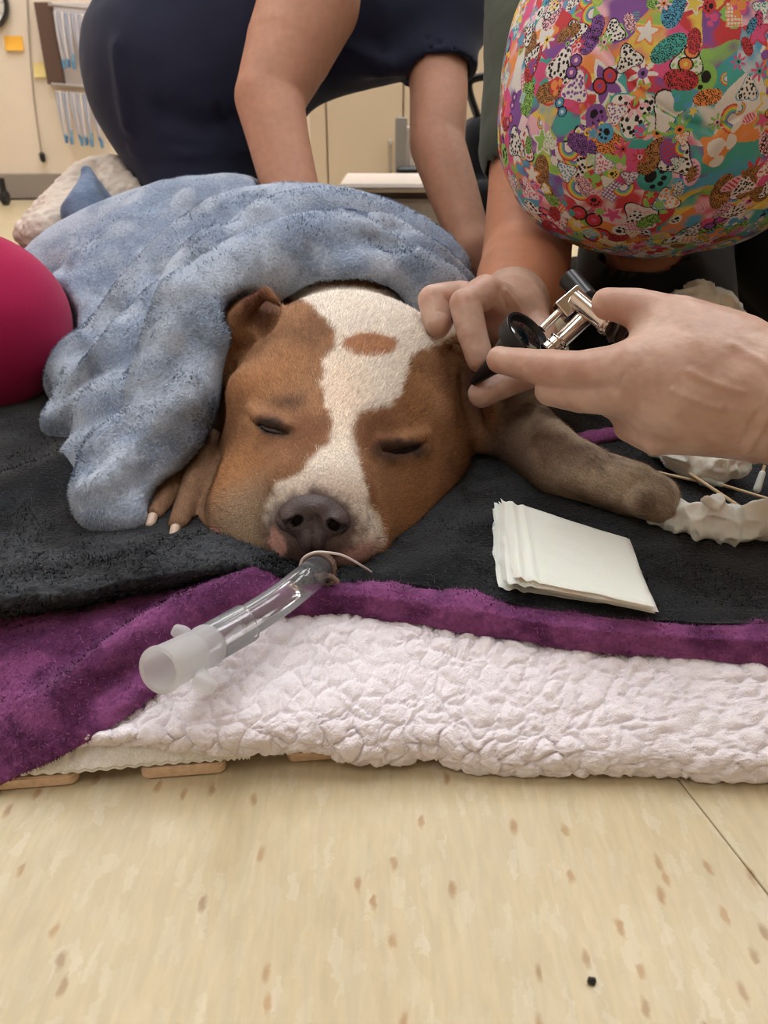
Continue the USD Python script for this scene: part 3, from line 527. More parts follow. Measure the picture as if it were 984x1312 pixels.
def coat(p):
    q = face(p); nz = (meshkit.fbm(p * 160, 3, 5) - 0.5); q2 = q + 0.006 * np.stack([nz, meshkit.fbm(p * 160, 3, 9) - 0.5], 1)
    t = sstep(meshkit.fbm(p * 38, 3, 7), 0.3, 0.7)[:, None]
    c = lin((154, 112, 80)) * (1 - t) + lin((128, 90, 63)) * t
    def over(c, m, rgb): m = np.clip(m, 0, 1)[:, None]; return c * (1 - m) + lin(rgb) * m
    c = over(c, 0.75 * blob(q2, (296, 615), 34, 46, 0, .8), (178, 126, 82))
    c = over(c, 0.5 * blob(q2, (340, 480), 50, 26, -20, .8), (174, 120, 78))
    c = over(c, 0.6 * blob(q2, (535, 640), 34, 50, 20, .8), (158, 112, 74))
    c = over(c, 0.85 * blob(q2, (316, 684), 58, 52, 0, .6), (152, 134, 114))
    c = over(c, 0.7 * blob(q2, (520, 500), 40, 50, 0, .9), (140, 96, 58))
    w = inside_soft(q2, blaze, 0.0022)
    spot = blob(q, (476, 440), 36, 17, -4, .10, nz * 0.25)
    c = over(c, w, (226, 214, 200))
    c = over(c, 0.45 * w * blob(q2, (435, 500), 34, 60, 0, .8), (230, 198, 168))
    c = over(c, w * 0.5 * blob(q2, (420, 630), 46, 24, 0, .9), (196, 172, 160))
    c = over(c, spot, (170, 120, 88))
    c = over(c, 0.9 * blob(q2, (486, 552), 26, 30, 10, .6), (104, 66, 42))
    c = over(c, 0.75 * blob(q2, (392, 548), 26, 22, 20, .7), (110, 70, 44))
    c = over(c, 0.8 * blob(q2, (372, 512), 20, 10, 10, .8), (84, 60, 44))
    c = over(c, 0.95 * blob(q2, (346, 547), 29, 10, 24, .5), (48, 36, 32))
    c = over(c, 0.95 * blob(q2, (518, 574), 32, 11, -4, .5), (48, 36, 32))
    c = over(c, 0.8 * blob(q2, (500, 580), 20, 12, 0, .6), (64, 44, 34))
    c = over(c, 0.95 * blob(q2, (402, 684), 58, 46, 0, .25, nz * 0.5), (88, 72, 70))
    c = over(c, 0.9 * blob(q2, (400, 722), 70, 20, 0, .3, nz * 0.5), (84, 66, 64))
    c = over(c, 0.95 * blob(q2, (352, 696), 9, 17, -10, .3), (206, 160, 150))
    c = over(c, 0.9 * blob(q2, (266, 694), 10, 7, 0, .4), (214, 150, 144))
    c = over(c, 0.8 * blob(q2, (463, 712), 26, 9, -20, .6), (190, 150, 142))
    c = over(c, blob(q, (402, 668), 34, 24, 0, .12), (34, 27, 27))
    # ears and legs
    c = over(c, 0.85 * blob(q, (342, 412), 24, 28, 20, .5), (88, 52, 40))
    c = over(c, 0.85 * blob(q, (606, 505), 15, 46, -8, .5), (84, 50, 42))
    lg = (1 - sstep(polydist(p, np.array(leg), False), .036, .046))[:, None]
    t2 = sstep(meshkit.fbm(p * 34, 3, 17), 0.40, 0.72)[:, None]; t2 = np.maximum(t2, 1 - sstep(p[:, 0], .10, .145)[:, None])  # upper leg darkened in colour, painting in the shadow of the person
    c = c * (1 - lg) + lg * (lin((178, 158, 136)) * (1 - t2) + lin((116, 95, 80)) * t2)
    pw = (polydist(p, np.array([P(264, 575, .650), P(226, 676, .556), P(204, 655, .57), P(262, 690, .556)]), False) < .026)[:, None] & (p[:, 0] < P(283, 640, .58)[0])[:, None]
    return np.where(pw, lin((134, 102, 78)), c)  # paw tone lowered, with the shade it lies in painted into the coat
dogX = thing('dog', 'brown and white dog lying with its chin on the charcoal blanket, eyes nearly shut', 'dog')
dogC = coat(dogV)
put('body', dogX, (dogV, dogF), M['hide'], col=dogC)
# coat of short hair
rng = np.random.default_rng(33)
lowhide = (dogN[:, 2] > -0.6) & (pd < 0.88)
noseC = P(402, 662, .50)
dn = np.linalg.norm(dogV - noseC, axis=1)
bare = sstep(dn, .024, .034) * sstep(np.minimum(polydist(dogV, lidlines[0], False), polydist(dogV, lidlines[1], False)), .0032, .0070)
b, bc, fi = scatter(dogV, dogF, 150000, rng, weight=lowhide * bare + 1e-4)
n = unit((dogN[dogF[fi]] * bc[:, :, None]).sum(1))
flow = b - noseC; side = np.sign(flow @ RT)[:, None]
flow = unit(flow) + 0.35 * RT * side * sstep(b @ UP, 0, 1)[:, None]
legm = (b[:, 0] > .10) & (b[:, 2] < .14)
flow[legm] = unit(leg[4] - leg[1]); pawm = (b[:, 0] < P(283, 640, .58)[0]) & (b[:, 2] < .12); flow[pawm] = unit(P(229, 674, .556) - P(264, 575, .65))
swirl = np.stack([meshkit.noise(b * 60, 81 + k) - 0.5 for k in range(3)], 1)
flow = unit(flow) + 0.7 * swirl
t = flow - n * (flow * n).sum(1, keepdims=True)
dirs = unit(t) + n * 0.34 + 0.17 * rng.normal(size=b.shape)
L = 0.0042 + 0.0028 * rng.random(len(b)); L = L * (0.35 + 0.65 * sstep(np.minimum(polydist(b, lidlines[0], False), polydist(b, lidlines[1], False)), .006, .018)) * (0.55 + 0.45 * sstep(np.linalg.norm(b - noseC, axis=1), .03, .09))
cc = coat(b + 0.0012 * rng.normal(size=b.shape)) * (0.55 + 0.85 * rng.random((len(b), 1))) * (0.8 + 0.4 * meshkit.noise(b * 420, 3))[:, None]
cc = np.where(rng.random((len(b), 1)) < .12, cc * 1.35, cc)
bv = blades(b - n * 0.0002, n, dirs, L, 0.00038, cc, 2, bend=0.25)
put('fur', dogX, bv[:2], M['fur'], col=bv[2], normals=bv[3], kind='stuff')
# nose leather
ns = Sdf3()
ns.ellP(403, 651, .5045, 44, 26, .028); ns.ellP(380, 664, .5015, 27, 23, .024, k=.005); ns.ellP(428, 667, .5015, 26, 23, .024, k=.005); ns.ellP(402, 688, .5015, 22, 25, .021, k=.007)
nostrils = []
for l, r in (([(368, 672), (375, 671), (382, 666)], [.0018, .0042, .0034]), ([(440, 677), (432, 677), (424, 671)], [.0018, .0042, .0034])):
    q = hit(ns, l, z0=.44, z1=.6); q = np.vstack([q + .0008 * FW, q[1:2] + .010 * FW]); ns.chain(q, [.0014, .0034, .0027, .0026], k=.002, cut=True); nostrils.append(q)
q = hit(ns, [(356, 662), (362, 674)], z0=.44, z1=.6); ns.chain(q, .0012, k=.003, cut=True)
q = hit(ns, [(404, 664), (403, 690), (401, 708)], z0=.44, z1=.6); ns.chain(q, .0012, k=.004, cut=True)
v, f = ns.mesh(P(402, 665, .505) - .05, P(402, 665, .505) + .05, .0008)
nd = sstep(np.minimum(polydist(v, nostrils[0], False), polydist(v, nostrils[1], False)), .0032, .0044)[:, None]
put('nose', dogX, (v, f), M['nose'], col=(lin((76, 62, 62)) * nd + lin((34, 26, 26)) * (1 - nd)) * (0.6 + 0.8 * meshkit.fbm(v * 240, 4, 3))[:, None], label='dark purplish grey nose')
for l in lidlines:
    e = Sdf3(); e.chain(l + .0046 * FW, [.0015, .0040, .0046, .0040, .0015]); v, f = e.mesh(l.min(0) - .01, l.max(0) + .012, .0008)
    put('eye', dogX, (v, f), M['eye'])
for pts, rr in toes:
    a, b_ = P(*pts[1]), P(*pts[2]); dr = unit(b_ - a); c = Sdf3(); tip = b_ + dr * .012 + np.array([0, -.002, -.006])
    c.chain([b_ + dr * .004 + np.array([0, -.004, .003]), b_ + dr * .011 + np.array([0, -.004, .001]), tip], [.0036, .0034, .0016]); v, f = c.mesh(b_ - .03, b_ + .03, .0008)
    put('claw', dogX, (v, f), M['claw'])

# whiskers
for a, m_, c_ in (((330, 672, .525), (290, 655, .52), (268, 640, .54)), ((322, 682, .53), (285, 676, .525), (258, 674, .54)), ((326, 660, .53), (300, 650, .525), (280, 650, .54)), ((478, 690, .51), (512, 688, .50), (530, 700, .50)), ((474, 700, .51), (505, 708, .50), (520, 722, .50)), ((468, 708, .51), (492, 722, .50), (500, 738, .50))):
    p = catmull(np.array([P(*a), P(*m_), P(*c_)]), 8); sd = unit(np.cross(np.gradient(p, axis=0), FW)); w_ = np.linspace(.00022, .00005, 8)[:, None]
    put('whisker', dogX, (np.vstack([p + sd * w_, p - sd * w_, p + FW * w_ * 1.5]), np.vstack([np.array([[i, i + 1, i + 9], [i, i + 9, i + 8], [i + 8, i + 9, i + 17], [i + 8, i + 17, i + 16], [i + 16, i + 17, i + 1], [i + 16, i + 1, i]]) for i in range(7)])), M['whisk'])
# ------------------------------------------------------------------ the person examining the ear
SK = lin((184, 126, 98))
def skin_col(V, base, seed): t = meshkit.fbm(V * 35, 3, seed)[:, None]; return base * (0.9 + 0.2 * t) * np.array([1.0, 0.97 + 0.06 * 0.5, 0.98])
def bounds(pts, pad): p = np.array(pts); return p.min(0) - pad, p.max(0) + pad
vet = thing('person', 'person in a printed cap and pale gloves bending low over the dog with an otoscope', 'person')
hip_, kneeA, kneeB = W(.50, 1.34, .22), W(.295, .86, .108), W(.58, .84, .10)
sh_l, sh_r = P(700, -60, .92), P(1120, -60, .92)
el_l, wr_l = P(674, 330, .825), P(655, 398, .665)
el_r, wr_r = P(1270, 500, .66), P(1030, 532, .47)
vb = Sdf3()
vb.ellP(832, 190, .745, 98, 126, .098, rot=-4)                                       # skull, crown towards the lens
vb.ellP(828, 262, .80, 70, 66, .075, k=.03)                                          # face turned down
vb.cone(P(822, 300, .87), P(822, 306, .90), .012, .011, k=.012)                       # nose
vb.ellP(798, 322, .80, 14, 9, .01, k=.006, cut=True); vb.ellP(846, 322, .80, 14, 9, .01, k=.006, cut=True)
for x in (738, 930): vb.ellP(x, 230, .80, 12, 26, .016, k=.01)                        # ears under the cap
vb.cone(P(845, 170, .82), W(.33, 1.02, .42), .055, .065, k=.04)
vb.cone(W(.37, 1.10, .39), hip_, .115, .125, k=.05)
vb.cone(sh_l, sh_r, .06, .06, k=.06)
vb.chain([sh_l, P(690, 60, .875), P(678, 240, .845), el_l], [.060, .050, .044, .046], k=.03)
vb.chain([el_l + [0, 0, -.004], P(668, 360, .745), wr_l], [.046, .043, .027], k=.004)
vb.chain([sh_r, el_r + [0.02, .05, .05], el_r], [.060, .050, .044], k=.03)
vb.chain([el_r, 0.5 * (el_r + wr_r), wr_r], [.044, .041, .029], k=.01)
for kn, s in ((kneeA, -1), (kneeB, 1)):
    vb.cone(hip_ + [s * .07, 0, 0], kn, .088, .074, k=.04); vb.cone(kn, W(kn[0] * .6 + .4 * hip_[0] + s * .05, 1.34, .06), .055, .042, k=.02)
v, f = vb.mesh((.05, .42, -.01), (.95, 1.48, .66), .005)
put('body', vet, (v, f), M['skin'], col=skin_col(v, SK, 3))
green = lin((70, 74, 62)); black = lin((24, 24, 26))
sv_ = Sdf3()
sv_.cone(W(.37, 1.10, .39), hip_ + [0, 0, .02], .124, .135); sv_.cone(sh_l, sh_r, .070, .070, k=.06)
sv_.chain([sh_l, P(694, 60, .875), P(684, 190, .85)], [.072, .064, .059], k=.03)
sv_.chain([sh_r, el_r + [0.02, .05, .05]], [.072, .060], k=.03)
sv_.other(vb, grow=.0015, k=.002)
v, f = sv_.mesh((.05, .60, .02), (.98, 1.48, .70), .0055)
v = v + vnormals(v, f) * (0.006 * (meshkit.fbm(v * 22, 3, 7) - .5))[:, None]
put('shirt', vet, (v, f), M['cloth'], col=np.broadcast_to(green, v.shape), label='dark green short sleeved scrub top')
pv_ = Sdf3(); pv_.cone(hip_ + [0, .02, 0], hip_ + [0, -.02, -.02], .14, .135)
for kn, s in ((kneeA, -1), (kneeB, 1)):
    pv_.cone(hip_ + [s * .07, 0, 0], kn, .105, .090, k=.04); pv_.cone(kn, W(kn[0] * .6 + .4 * hip_[0] + s * .05, 1.34, .06), .064, .052, k=.02)
pv_.other(vb, grow=.0015, k=.002)
v, f = pv_.mesh((.02, .72, 0.001), (.75, 1.48, .40), .007)
put('trousers', vet, (v, f), M['cloth'], col=np.broadcast_to(black, v.shape), label='black trousers')

# the printed cap
cp = Sdf3()
cp.ellP(846, 78, .690, 196, 190, .135); cp.ellP(828, 186, .700, 172, 133, .125, k=.06); cp.ellP(940, 140, .72, 110, 150, .12, k=.06)
inner = Sdf3(); inner.ellP(846, 85, .700, 185, 180, .122); inner.ellP(830, 190, .715, 150, 126, .11, k=.06)
cp.other(inner, k=.004); cp.half(P(830, 160, .765), FW * .9 - UP * .25, k=.004)
capV, capF = cp.mesh((.05, .60, .16), (.46, .95, .56), .0012)
capN = vnormals(capV, capF); capQ, _ = proj(capV)
front = ((CAM - capV) * capN).sum(1) > 0
cap0 = capV.copy(); ck = cKDTree(capQ[front]); ci_ = np.nonzero(front)[0]
on_cap = lambda pts: cap0[ci_[ck.query(np.asarray(pts, float))[1]]]
crease = np.exp(-(polydist(capV, on_cap([(738, 20), (760, 50), (811, 108), (850, 140), (884, 158), (915, 166)]), False) / .0022) ** 2) + np.exp(-(polydist(capV, on_cap([(915, 166), (945, 148), (975, 122), (1010, 100)]), False) / .0022) ** 2)
soft = np.exp(-(polydist(capV, on_cap([(915, 180), (880, 230), (850, 280)]), False) / .007) ** 2) - .7 * np.exp(-(polydist(capV, on_cap([(800, 240), (850, 255), (930, 250), (990, 230)]), False) / .006) ** 2)
hem = np.exp(-(polydist(capV, on_cap([(648, 120), (645, 180), (665, 235), (705, 280), (760, 306), (830, 312), (905, 292), (980, 258)]), False) / .0018) ** 2)
capV = capV + capN * (-0.0026 * np.minimum(crease, 1) + .003 * soft - .0012 * hem + .005 * (meshkit.fbm(capV * 24, 2, 17) - .5))[:, None]
capN = vnormals(capV, capF)
cm = trimesh.Trimesh(capV, capF, process=False); ff = front[capF].any(1)
sv2, sf2 = trimesh.remesh.subdivide(cm.vertices, cm.faces, face_index=np.nonzero(ff)[0]); capV, capF = np.array(sv2), np.array(sf2); capN = vnormals(capV, capF); front = ((CAM - capV) * capN).sum(1) > 0
rng = np.random.default_rng(77)
PAL = [lin(c) for c in ((246, 214, 60), (236, 74, 140), (70, 170, 214), (250, 148, 50), (150, 210, 90), (238, 234, 228), (140, 80, 170), (220, 50, 60), (250, 190, 205), (60, 180, 170))]
BLK, WHT = lin((36, 30, 34)), lin((240, 236, 230))
PAL = np.array(PAL)
_, _, i1 = worley(capV + .01 * (meshkit.noise(capV * 60, 1)[:, None] - .5), .026, 3); bgm = rng.integers(0, len(PAL), i1.max() + 1); bgm2 = rng.integers(0, len(PAL), i1.max() + 1)
mixv = sstep(meshkit.fbm(capV * 70, 2, 8), .35, .65)[:, None]
capC = PAL[bgm[i1]] * (1 - mixv) + PAL[bgm2[i1]] * mixv
tree = cKDTree(capV)
def star(u, v, n=5, inner=.46):
    a = np.arctan2(v, u); r = np.hypot(u, v); t = np.abs(((a / (2 * np.pi) * n) % 1) - .5) * 2; return r / (inner + (1 - inner) * t ** 1.3)
fv = np.nonzero(front)[0]
sizes = np.concatenate([.011 + .006 * rng.random(110), .0042 + .0075 * rng.random(800)]); sizes = np.sort(sizes)[::-1]
for k, rad in enumerate(sizes):
    c = fv[rng.integers(len(fv))]; n = capN[c]; a = rng.random() * 6.28; x = unit(np.cross(n, [math.cos(a), math.sin(a), .3])); y = np.cross(n, x)
    near = np.array(tree.query_ball_point(capV[c], rad * 1.5)); near = near[(capN[near] @ n) > .2]; d = capV[near] - capV[c]; u, v = d @ x / rad, d @ y / rad; r = np.hypot(u, v)
    kind = rng.choice(10, p=[.17, .09, .12, .04, .18, .17, .08, .05, .04, .06]); c1, c2, c3 = PAL[rng.permutation(len(PAL))[:3]]
    def fill(m, col): capC[near[m]] = col
    if kind == 0: s = star(u, v); fill(s < 1.15, c2); fill(s < .86, c1)
    elif kind == 1: s = (u * u + v * v - .5) ** 3 - u * u * v ** 3 * 1.6; fill(s < .02, c1); fill(s < -.02, c2)
    elif kind == 2: s = r / (.62 + .34 * np.cos(np.arctan2(v, u) * 7)); fill(s < 1, c1); fill(r < .32, c2); fill(r < .14, BLK)
    elif kind == 3:                                                        # paw print
        fill(r < 1, c1); fill(np.hypot(u, (v + .25) * 1.2) < .40, BLK)
        for px_, py_ in ((-.52, .2), (-.18, .5), (.2, .5), (.54, .2)): fill(np.hypot(u - px_, v - py_) < .17, BLK)
    elif kind == 4:                                                        # pale blob with coloured spots
        e_ = r * (1 + .25 * np.sin(3 * np.arctan2(v, u) + k)); fill(e_ < 1.06, BLK if k % 3 else c2); fill(e_ < .97, WHT); g1, _, _ = worley(np.stack([u, v], 1), .34, k); fill((e_ < .93) & (g1 < .34), c1 if k % 2 else BLK)
    elif kind == 5:                                                        # leopard patch
        e_ = r * (1 + .3 * np.sin(2 * np.arctan2(v, u) + k)); g1, g2, _ = worley(np.stack([u, v], 1), .27, k); fill(e_ < 1, c1 if k % 3 else lin((190, 130, 60))); fill((e_ < 1) & (g1 > .26) & (g1 < .46), BLK)
    elif kind == 6:                                                        # rainbow
        for j, col in enumerate((7, 3, 0, 4, 2, 6)): fill((r < 1 - j * .11) & (v > -.1), PAL[col])
        fill((r < .36) & (v > -.1), WHT)
    elif kind == 7: q = (np.abs(u) < .8) & (np.abs(v) < .6); fill(q, WHT); fill(q & ((((u * 4) % 1) < .3) | (((v * 4) % 1) < .3)), c1)
    elif kind == 8: q = np.hypot(np.abs(u) - .45, v * .8) < .48; fill(q, BLK); fill(np.hypot(np.abs(u) - .45, v * .8) < .38, c1); fill(np.hypot(np.abs(u) - .45, v) < .17, c2)
    else: q = np.hypot(u, v * 1.7); fill(q < 1, c1); fill((q < .8) & (((u * 3 + v) % 1) < .45), c2)
put('cap', vet, (capV, capF), M['print'], col=(capC * .86 + capC.mean(1, keepdims=True) * .14) * .9, label='bright cap printed with stars, spots, hearts and flowers')
mk = Sdf3(); mk.ellP(905, 285, .765, 50, 30, .05, rot=-20); mi_ = Sdf3(); mi_.ellP(900, 280, .775, 46, 26, .05, rot=-20); mk.other(mi_); v, f = mk.mesh(P(905, 285, .765) - .08, P(905, 285, .765) + .08, .0025)
put('face_mask', vet, (v, f), M['cloth'], col=np.broadcast_to(lin((214, 210, 205)), v.shape), label='white mask edge under the cap')

# gloved hands
def glove(build, lo, hi, lines, name, lab):
    s = Sdf3(); build(s); v, f = s.mesh(lo, hi, .0014); n = vnormals(v, f)
    wr = .0012 * (meshkit.fbm(v * 90, 3, 23) - .5)
    for ln, w, a in lines: wr = wr + a * np.exp(-(polydist(v, hit(s, [p[:2] for p in ln], z0=.40, z1=.75), False) / w) ** 2)
    v = v + n * wr[:, None]
    t = sstep(meshkit.fbm(v * 55, 3, 29), .35, .7)[:, None]
    return put(name, vet, (v, f), M['glove'], col=lin((182, 147, 130)) * (1 - t) + lin((198, 166, 150)) * t, label=lab)
def hand_l(s):
    s.cone(wr_l + (wr_l - el_l) * -.10, wr_l, .0315, .0285)
    s.ellP(662, 412, .650, 36, 44, .018, rot=-20, k=.02)
    s.chain([P(645, 392, .645), P(588, 380, .636), P(555, 384, .628), P(561, 416, .622)], [.014, .0125, .0122, .0112], k=.008)
    s.chain([P(655, 392, .640), P(622, 374, .618), P(596, 390, .606), P(606, 430, .601), P(615, 460, .600)], [.015, .0135, .0125, .0115, .0105], k=.006)
    s.chain([P(690, 430, .640), P(676, 478, .622), P(642, 493, .612), P(617, 505, .606)], [.016, .0130, .0115, .0105], k=.010)
    s.chain([P(660, 402, .66), P(612, 402, .672), P(590, 432, .664)], [.013, .012, .010], k=.008)
    s.chain([P(668, 418, .67), P(628, 430, .684), P(608, 455, .672)], [.012, .011, .0095], k=.008)
glove(hand_l, P(620, 430, .64) - .12, P(620, 430, .64) + .12, [([(640, 372), (650, 395)], .002, -.0012), ([(600, 384), (606, 404)], .0012, -.0008), ([(560, 398), (572, 402)], .0012, -.0006), ([(648, 372), (664, 392), (672, 408)], .0016, .0010)], 'glove', 'pale glove of the hand that holds the ear')
def hand_r(s):
    s.ellP(892, 492, .476, 92, 74, .023, rot=16)
    s.chain([P(880, 490, .478), P(960, 505, .468), wr_r, wr_r + (el_r - wr_r) * .15], [.034, .036, .034, .033], k=.03)
    s.chain([P(930, 452, .478), P(870, 412, .482), P(815, 394, .488), P(778, 389, .492)], [.022, .0150, .0118, .0100], k=.018)         # thumb
    s.chain([P(850, 470, .476), P(808, 470, .474), P(742, 474, .492), P(690, 470, .515), P(640, 461, .540)], [.020, .0150, .0122, .0115, .0092], k=.010)   # index
    s.chain([P(860, 500, .480), P(806, 505, .478), P(745, 507, .500), P(704, 501, .517)], [.018, .0135, .0112, .0096], k=.0025)         # middle
    s.chain([P(870, 525, .482), P(824, 527, .484), P(786, 515, .505), P(770, 490, .52)], [.017, .0125, .0110, .0095], k=.006)          # ring, curled round the handle
    s.chain([P(890, 545, .482), P(842, 556, .484), P(810, 545, .500), P(800, 515, .52)], [.017, .0135, .0115, .0095], k=.005)          # little finger
glove(hand_r, P(880, 480, .49) - .15, P(880, 480, .49) + .18,
      [([(884, 476, .455), (905, 488, .452), (950, 502, .45)], .0021, .0012), ([(862, 500, .455), (885, 512, .452), (925, 522, .45)], .0021, .0012), ([(938, 442, .46), (960, 455, .457), (984, 470, .455)], .003, .0014),
       ([(956, 580, .47), (968, 560, .455), (984, 530, .45)], .002, .0014), ([(966, 592, .47), (980, 570, .455), (995, 545, .45)], .002, .0014), ([(948, 570, .46), (958, 552, .455), (972, 528, .45)], .002, -.0012), ([(800, 480, .46), (790, 500, .47)], .0015, -.0008)], 'glove', 'pale glove of the hand that grips the otoscope')

# ------------------------------------------------------------------ the otoscope
def rod(a, b, ra, rb=None, sides=28, ends=True):
    a, b = np.asarray(a, float), np.asarray(b, float); rb = ra if rb is None else rb
    return lathe(a, b - a, [(0, 0), (0, ra * .86), (ra * .14 / max(np.linalg.norm(b - a), 1e-6), ra), (1 - rb * .14 / max(np.linalg.norm(b - a), 1e-6), rb), (1, rb * .86), (1, 0)], sides)
def lathe(o, axis, prof, sides=40):
    L = np.linalg.norm(axis); z = unit(axis); x = unit(np.cross(z, [0.3, 0.2, 0.9])); y = np.cross(z, x); th = np.arange(sides) * 2 * np.pi / sides
    ring = np.cos(th)[:, None] * x + np.sin(th)[:, None] * y
    V = np.vstack([np.asarray(o, float) + t * L * z + r * ring for t, r in prof]); F = []
    n = len(prof); i, j = np.meshgrid(np.arange(n - 1), np.arange(sides), indexing='ij'); jj = (j + 1) % sides
    F = np.stack([i * sides + j, i * sides + jj, (i + 1) * sides + jj, (i + 1) * sides + j], -1).reshape(-1, 4)
    return trimesh.Trimesh(V, tris(F), process=False)
def tube(pts, r, n=40, sides=14):
    p = catmull(np.asarray(pts, float), n); t = unit(np.gradient(p, axis=0)); a = unit(np.cross(t, [0.13, 0.27, 0.95])); b = np.cross(t, a); th = np.arange(sides) * 2 * np.pi / sides
    rr = np.broadcast_to(r, n) if np.ndim(r) == 0 else np.interp(np.linspace(0, 1, n), np.linspace(0, 1, len(r)), r)
    V = p[:, None] + rr[:, None, None] * (np.cos(th)[None, :, None] * a[:, None] + np.sin(th)[None, :, None] * b[:, None])
    i, j = np.meshgrid(np.arange(n - 1), np.arange(sides), indexing='ij'); q = np.stack([i * sides + j, i * sides + (j + 1) % sides, (i + 1) * sides + (j + 1) % sides, (i + 1) * sides + j], -1).reshape(-1, 4)
    V = np.vstack([V.reshape(-1, 3), p[0], p[-1]]); k = np.arange(sides); c0, c1 = n * sides, n * sides + 1; e = (n - 1) * sides
    return V, np.vstack([tris(q), np.stack([np.full(sides, c0), (k + 1) % sides, k], 1), np.stack([np.full(sides, c1), e + k, e + (k + 1) % sides], 1)])
oto = thing('otoscope', 'chrome and black otoscope pushed into the ear by the gloved hands', 'otoscope')
oc = P(674, 432, .560); on = unit(.56 * RT + .46 * UP - .68 * FW)
put('eyepiece', oto, lathe(oc - on * .009, on * .012, [(0, 0), (0, .0165), (.08, .0190), (.5, .0200), (.9, .0206), (1, .0200), (1.0, .0178), (.72, .0166), (.72, 0)]), M['black_plastic'], smooth=35)
put('lens', oto, lathe(oc - on * .0004, on * .0028, [(0, 0), (0, .0165), (.5, .0145), (.8, .010), (1, .0045), (1.02, 0)]), M['lens'], smooth=60)
put('speculum', oto, lathe(oc - on * .009, (P(606, 490, .598) - oc + on * .009), [(0, 0), (0, .0140), (.12, .0125), (.6, .0065), (1, .003), (1, 0)]), M['black_plastic'], smooth=40)
CH = M['chrome']
put('collar', oto, trimesh.util.concatenate([rod(P(701, 452, .548), P(718, 437, .548), .0072), rod(P(706, 447, .548), P(709, 445, .548), .0082), rod(P(713, 441, .548), P(716, 439, .548), .0082)] + [lathe(P(699, 454, .548) + .0072 * (math.cos(a) * UP + math.sin(a) * FW), P(718, 437, .548) - P(699, 454, .548), [(0, 0), (0, .0008), (1, .0008), (1, 0)], 6) for a in np.arange(0, 6.28, .5)]), CH, smooth=35)
put('neck', oto, rod(P(716, 439, .548), P(752, 404, .545), .0058, .0066), CH, smooth=35)
put('swing_arm', oto, rod(P(694, 422, .552), P(724, 393, .550), .0030), CH, smooth=35)
bl = Sdf3(); bl.box(P(731, 388, .550), (.0105, .0068, .006), view_axes(-40), .0012); v, f = bl.mesh(P(731, 388, .55) - .02, P(731, 388, .55) + .02, .0006); put('hinge_block', oto, (v, f), CH, smooth=40)
put('barrel', oto, trimesh.util.concatenate([rod(P(738, 382, .545), P(784, 420, .520), .0064), rod(P(776, 413, .524), P(782, 418, .521), .0078)]), CH, smooth=35)
put('lamp_cap', oto, rod(P(728, 356, .565), P(754, 384, .552), .0082, .0074), M['black_plastic'], smooth=35)
put('handle', oto, trimesh.util.concatenate([rod(P(784, 420, .520), P(900, 462, .530), .0085, .0105)] + [rod(P(786 + 11 * k, 421 + 4.2 * k, .520 + .001 * k), P(791 + 11 * k, 423 + 4.2 * k, .520 + .001 * k), .0094 + .0002 * k) for k in range(8)]), M['dark_metal'], smooth=35)
# ------------------------------------------------------------------ the person in navy scrubs behind the dog
nav = thing('person', 'person in navy scrubs kneeling behind the dog, bare arms over it', 'person')
na = [P(405, -90, 1.02), P(398, 0, 1.01), P(372, 60, 1.0), P(345, 126, .985), P(357, 180, .975), P(374, 250, .965), P(384, 300, .96)]; nr = [.068, .064, .056, .0435, .0385, .035, .028]
nb_ = [P(556, -40, 1.13), P(560, 60, 1.13), P(562, 120, 1.12), P(560, 185, 1.10), P(582, 250, 1.07), P(606, 320, 1.04)]; nbr = [.050, .044, .0415, .039, .034, .027]
body = Sdf3(); body.cone(P(250, 95, 1.20), P(300, 20, 1.18), .12, .12); body.cone(P(300, 20, 1.18), P(540, -170, 1.16), .115, .12, k=.05)
body.chain(na, nr, k=.02); body.chain(nb_, nbr, k=.02)
for k, (w_, dx) in enumerate(((na[-1], 1), (nb_[-1], 1))):                                        # hands pressed on the blanket
    pc = w_ + np.array([.02 * dx, -.01, -.022]); body.cone(w_, pc, .026, .020, k=.01)
    for j in range(4): body.chain([pc + [.004 * j - .006, -.002, 0], pc + [.03 + .004 * j, .012 - .012 * j, -.012], pc + [.058 - .003 * abs(j - 1), .02 - .018 * j, -.03]], [.0095, .008, .0065], k=.004)
    body.chain([pc, pc + [.012, -.035, -.01], pc + [.03, -.05, -.02]], [.011, .0095, .008], k=.005)
body.cone(P(240, 130, 1.20), W(-.22, 1.33, .10), .10, .075, k=.04); body.cone(W(-.22, 1.33, .10), W(-.58, 1.46, .07), .06, .05, k=.02)
body.cone(P(240, 130, 1.26), W(-.22, 1.50, .10), .10, .075, k=.04); body.cone(W(-.22, 1.50, .10), W(-.58, 1.60, .07), .06, .05, k=.02)
v, f = body.mesh((-.70, .80, 0.0), (.36, 1.72, .80), .005)
put('body', nav, (v, f), M['skin'], col=skin_col(v, lin((190, 140, 116)), 5))
navy = lin((44, 48, 68))
tp = Sdf3(); tp.cone(P(256, 96, 1.20), P(300, 20, 1.18), .150, .140); tp.ellP(248, 98, 1.20, 138, 126, .15, rot=20, k=.04); tp.cone(P(300, 20, 1.18), P(540, -170, 1.16), .140, .15, k=.05)
tp.cone(P(330, 60, 1.14), P(560, 8, 1.14), .085, .085, k=.05); tp.cone(P(330, 90, 1.13), P(388, 122, 1.10), .05, .016, k=.04); tp.chain([P(440, 60, 1.12), P(488, 92, 1.10), P(530, 70, 1.11)], [.025, .008, .02], k=.03)
slv = Sdf3(); slv.chain([P(556, -60, 1.13), P(562, 40, 1.13), P(566, 150, 1.13)], [.062, .056, .054]); slv.half(P(566, 95, 1.13), -UP + .05 * RT, k=.003); tp.other(slv, k=.02, cut=False)
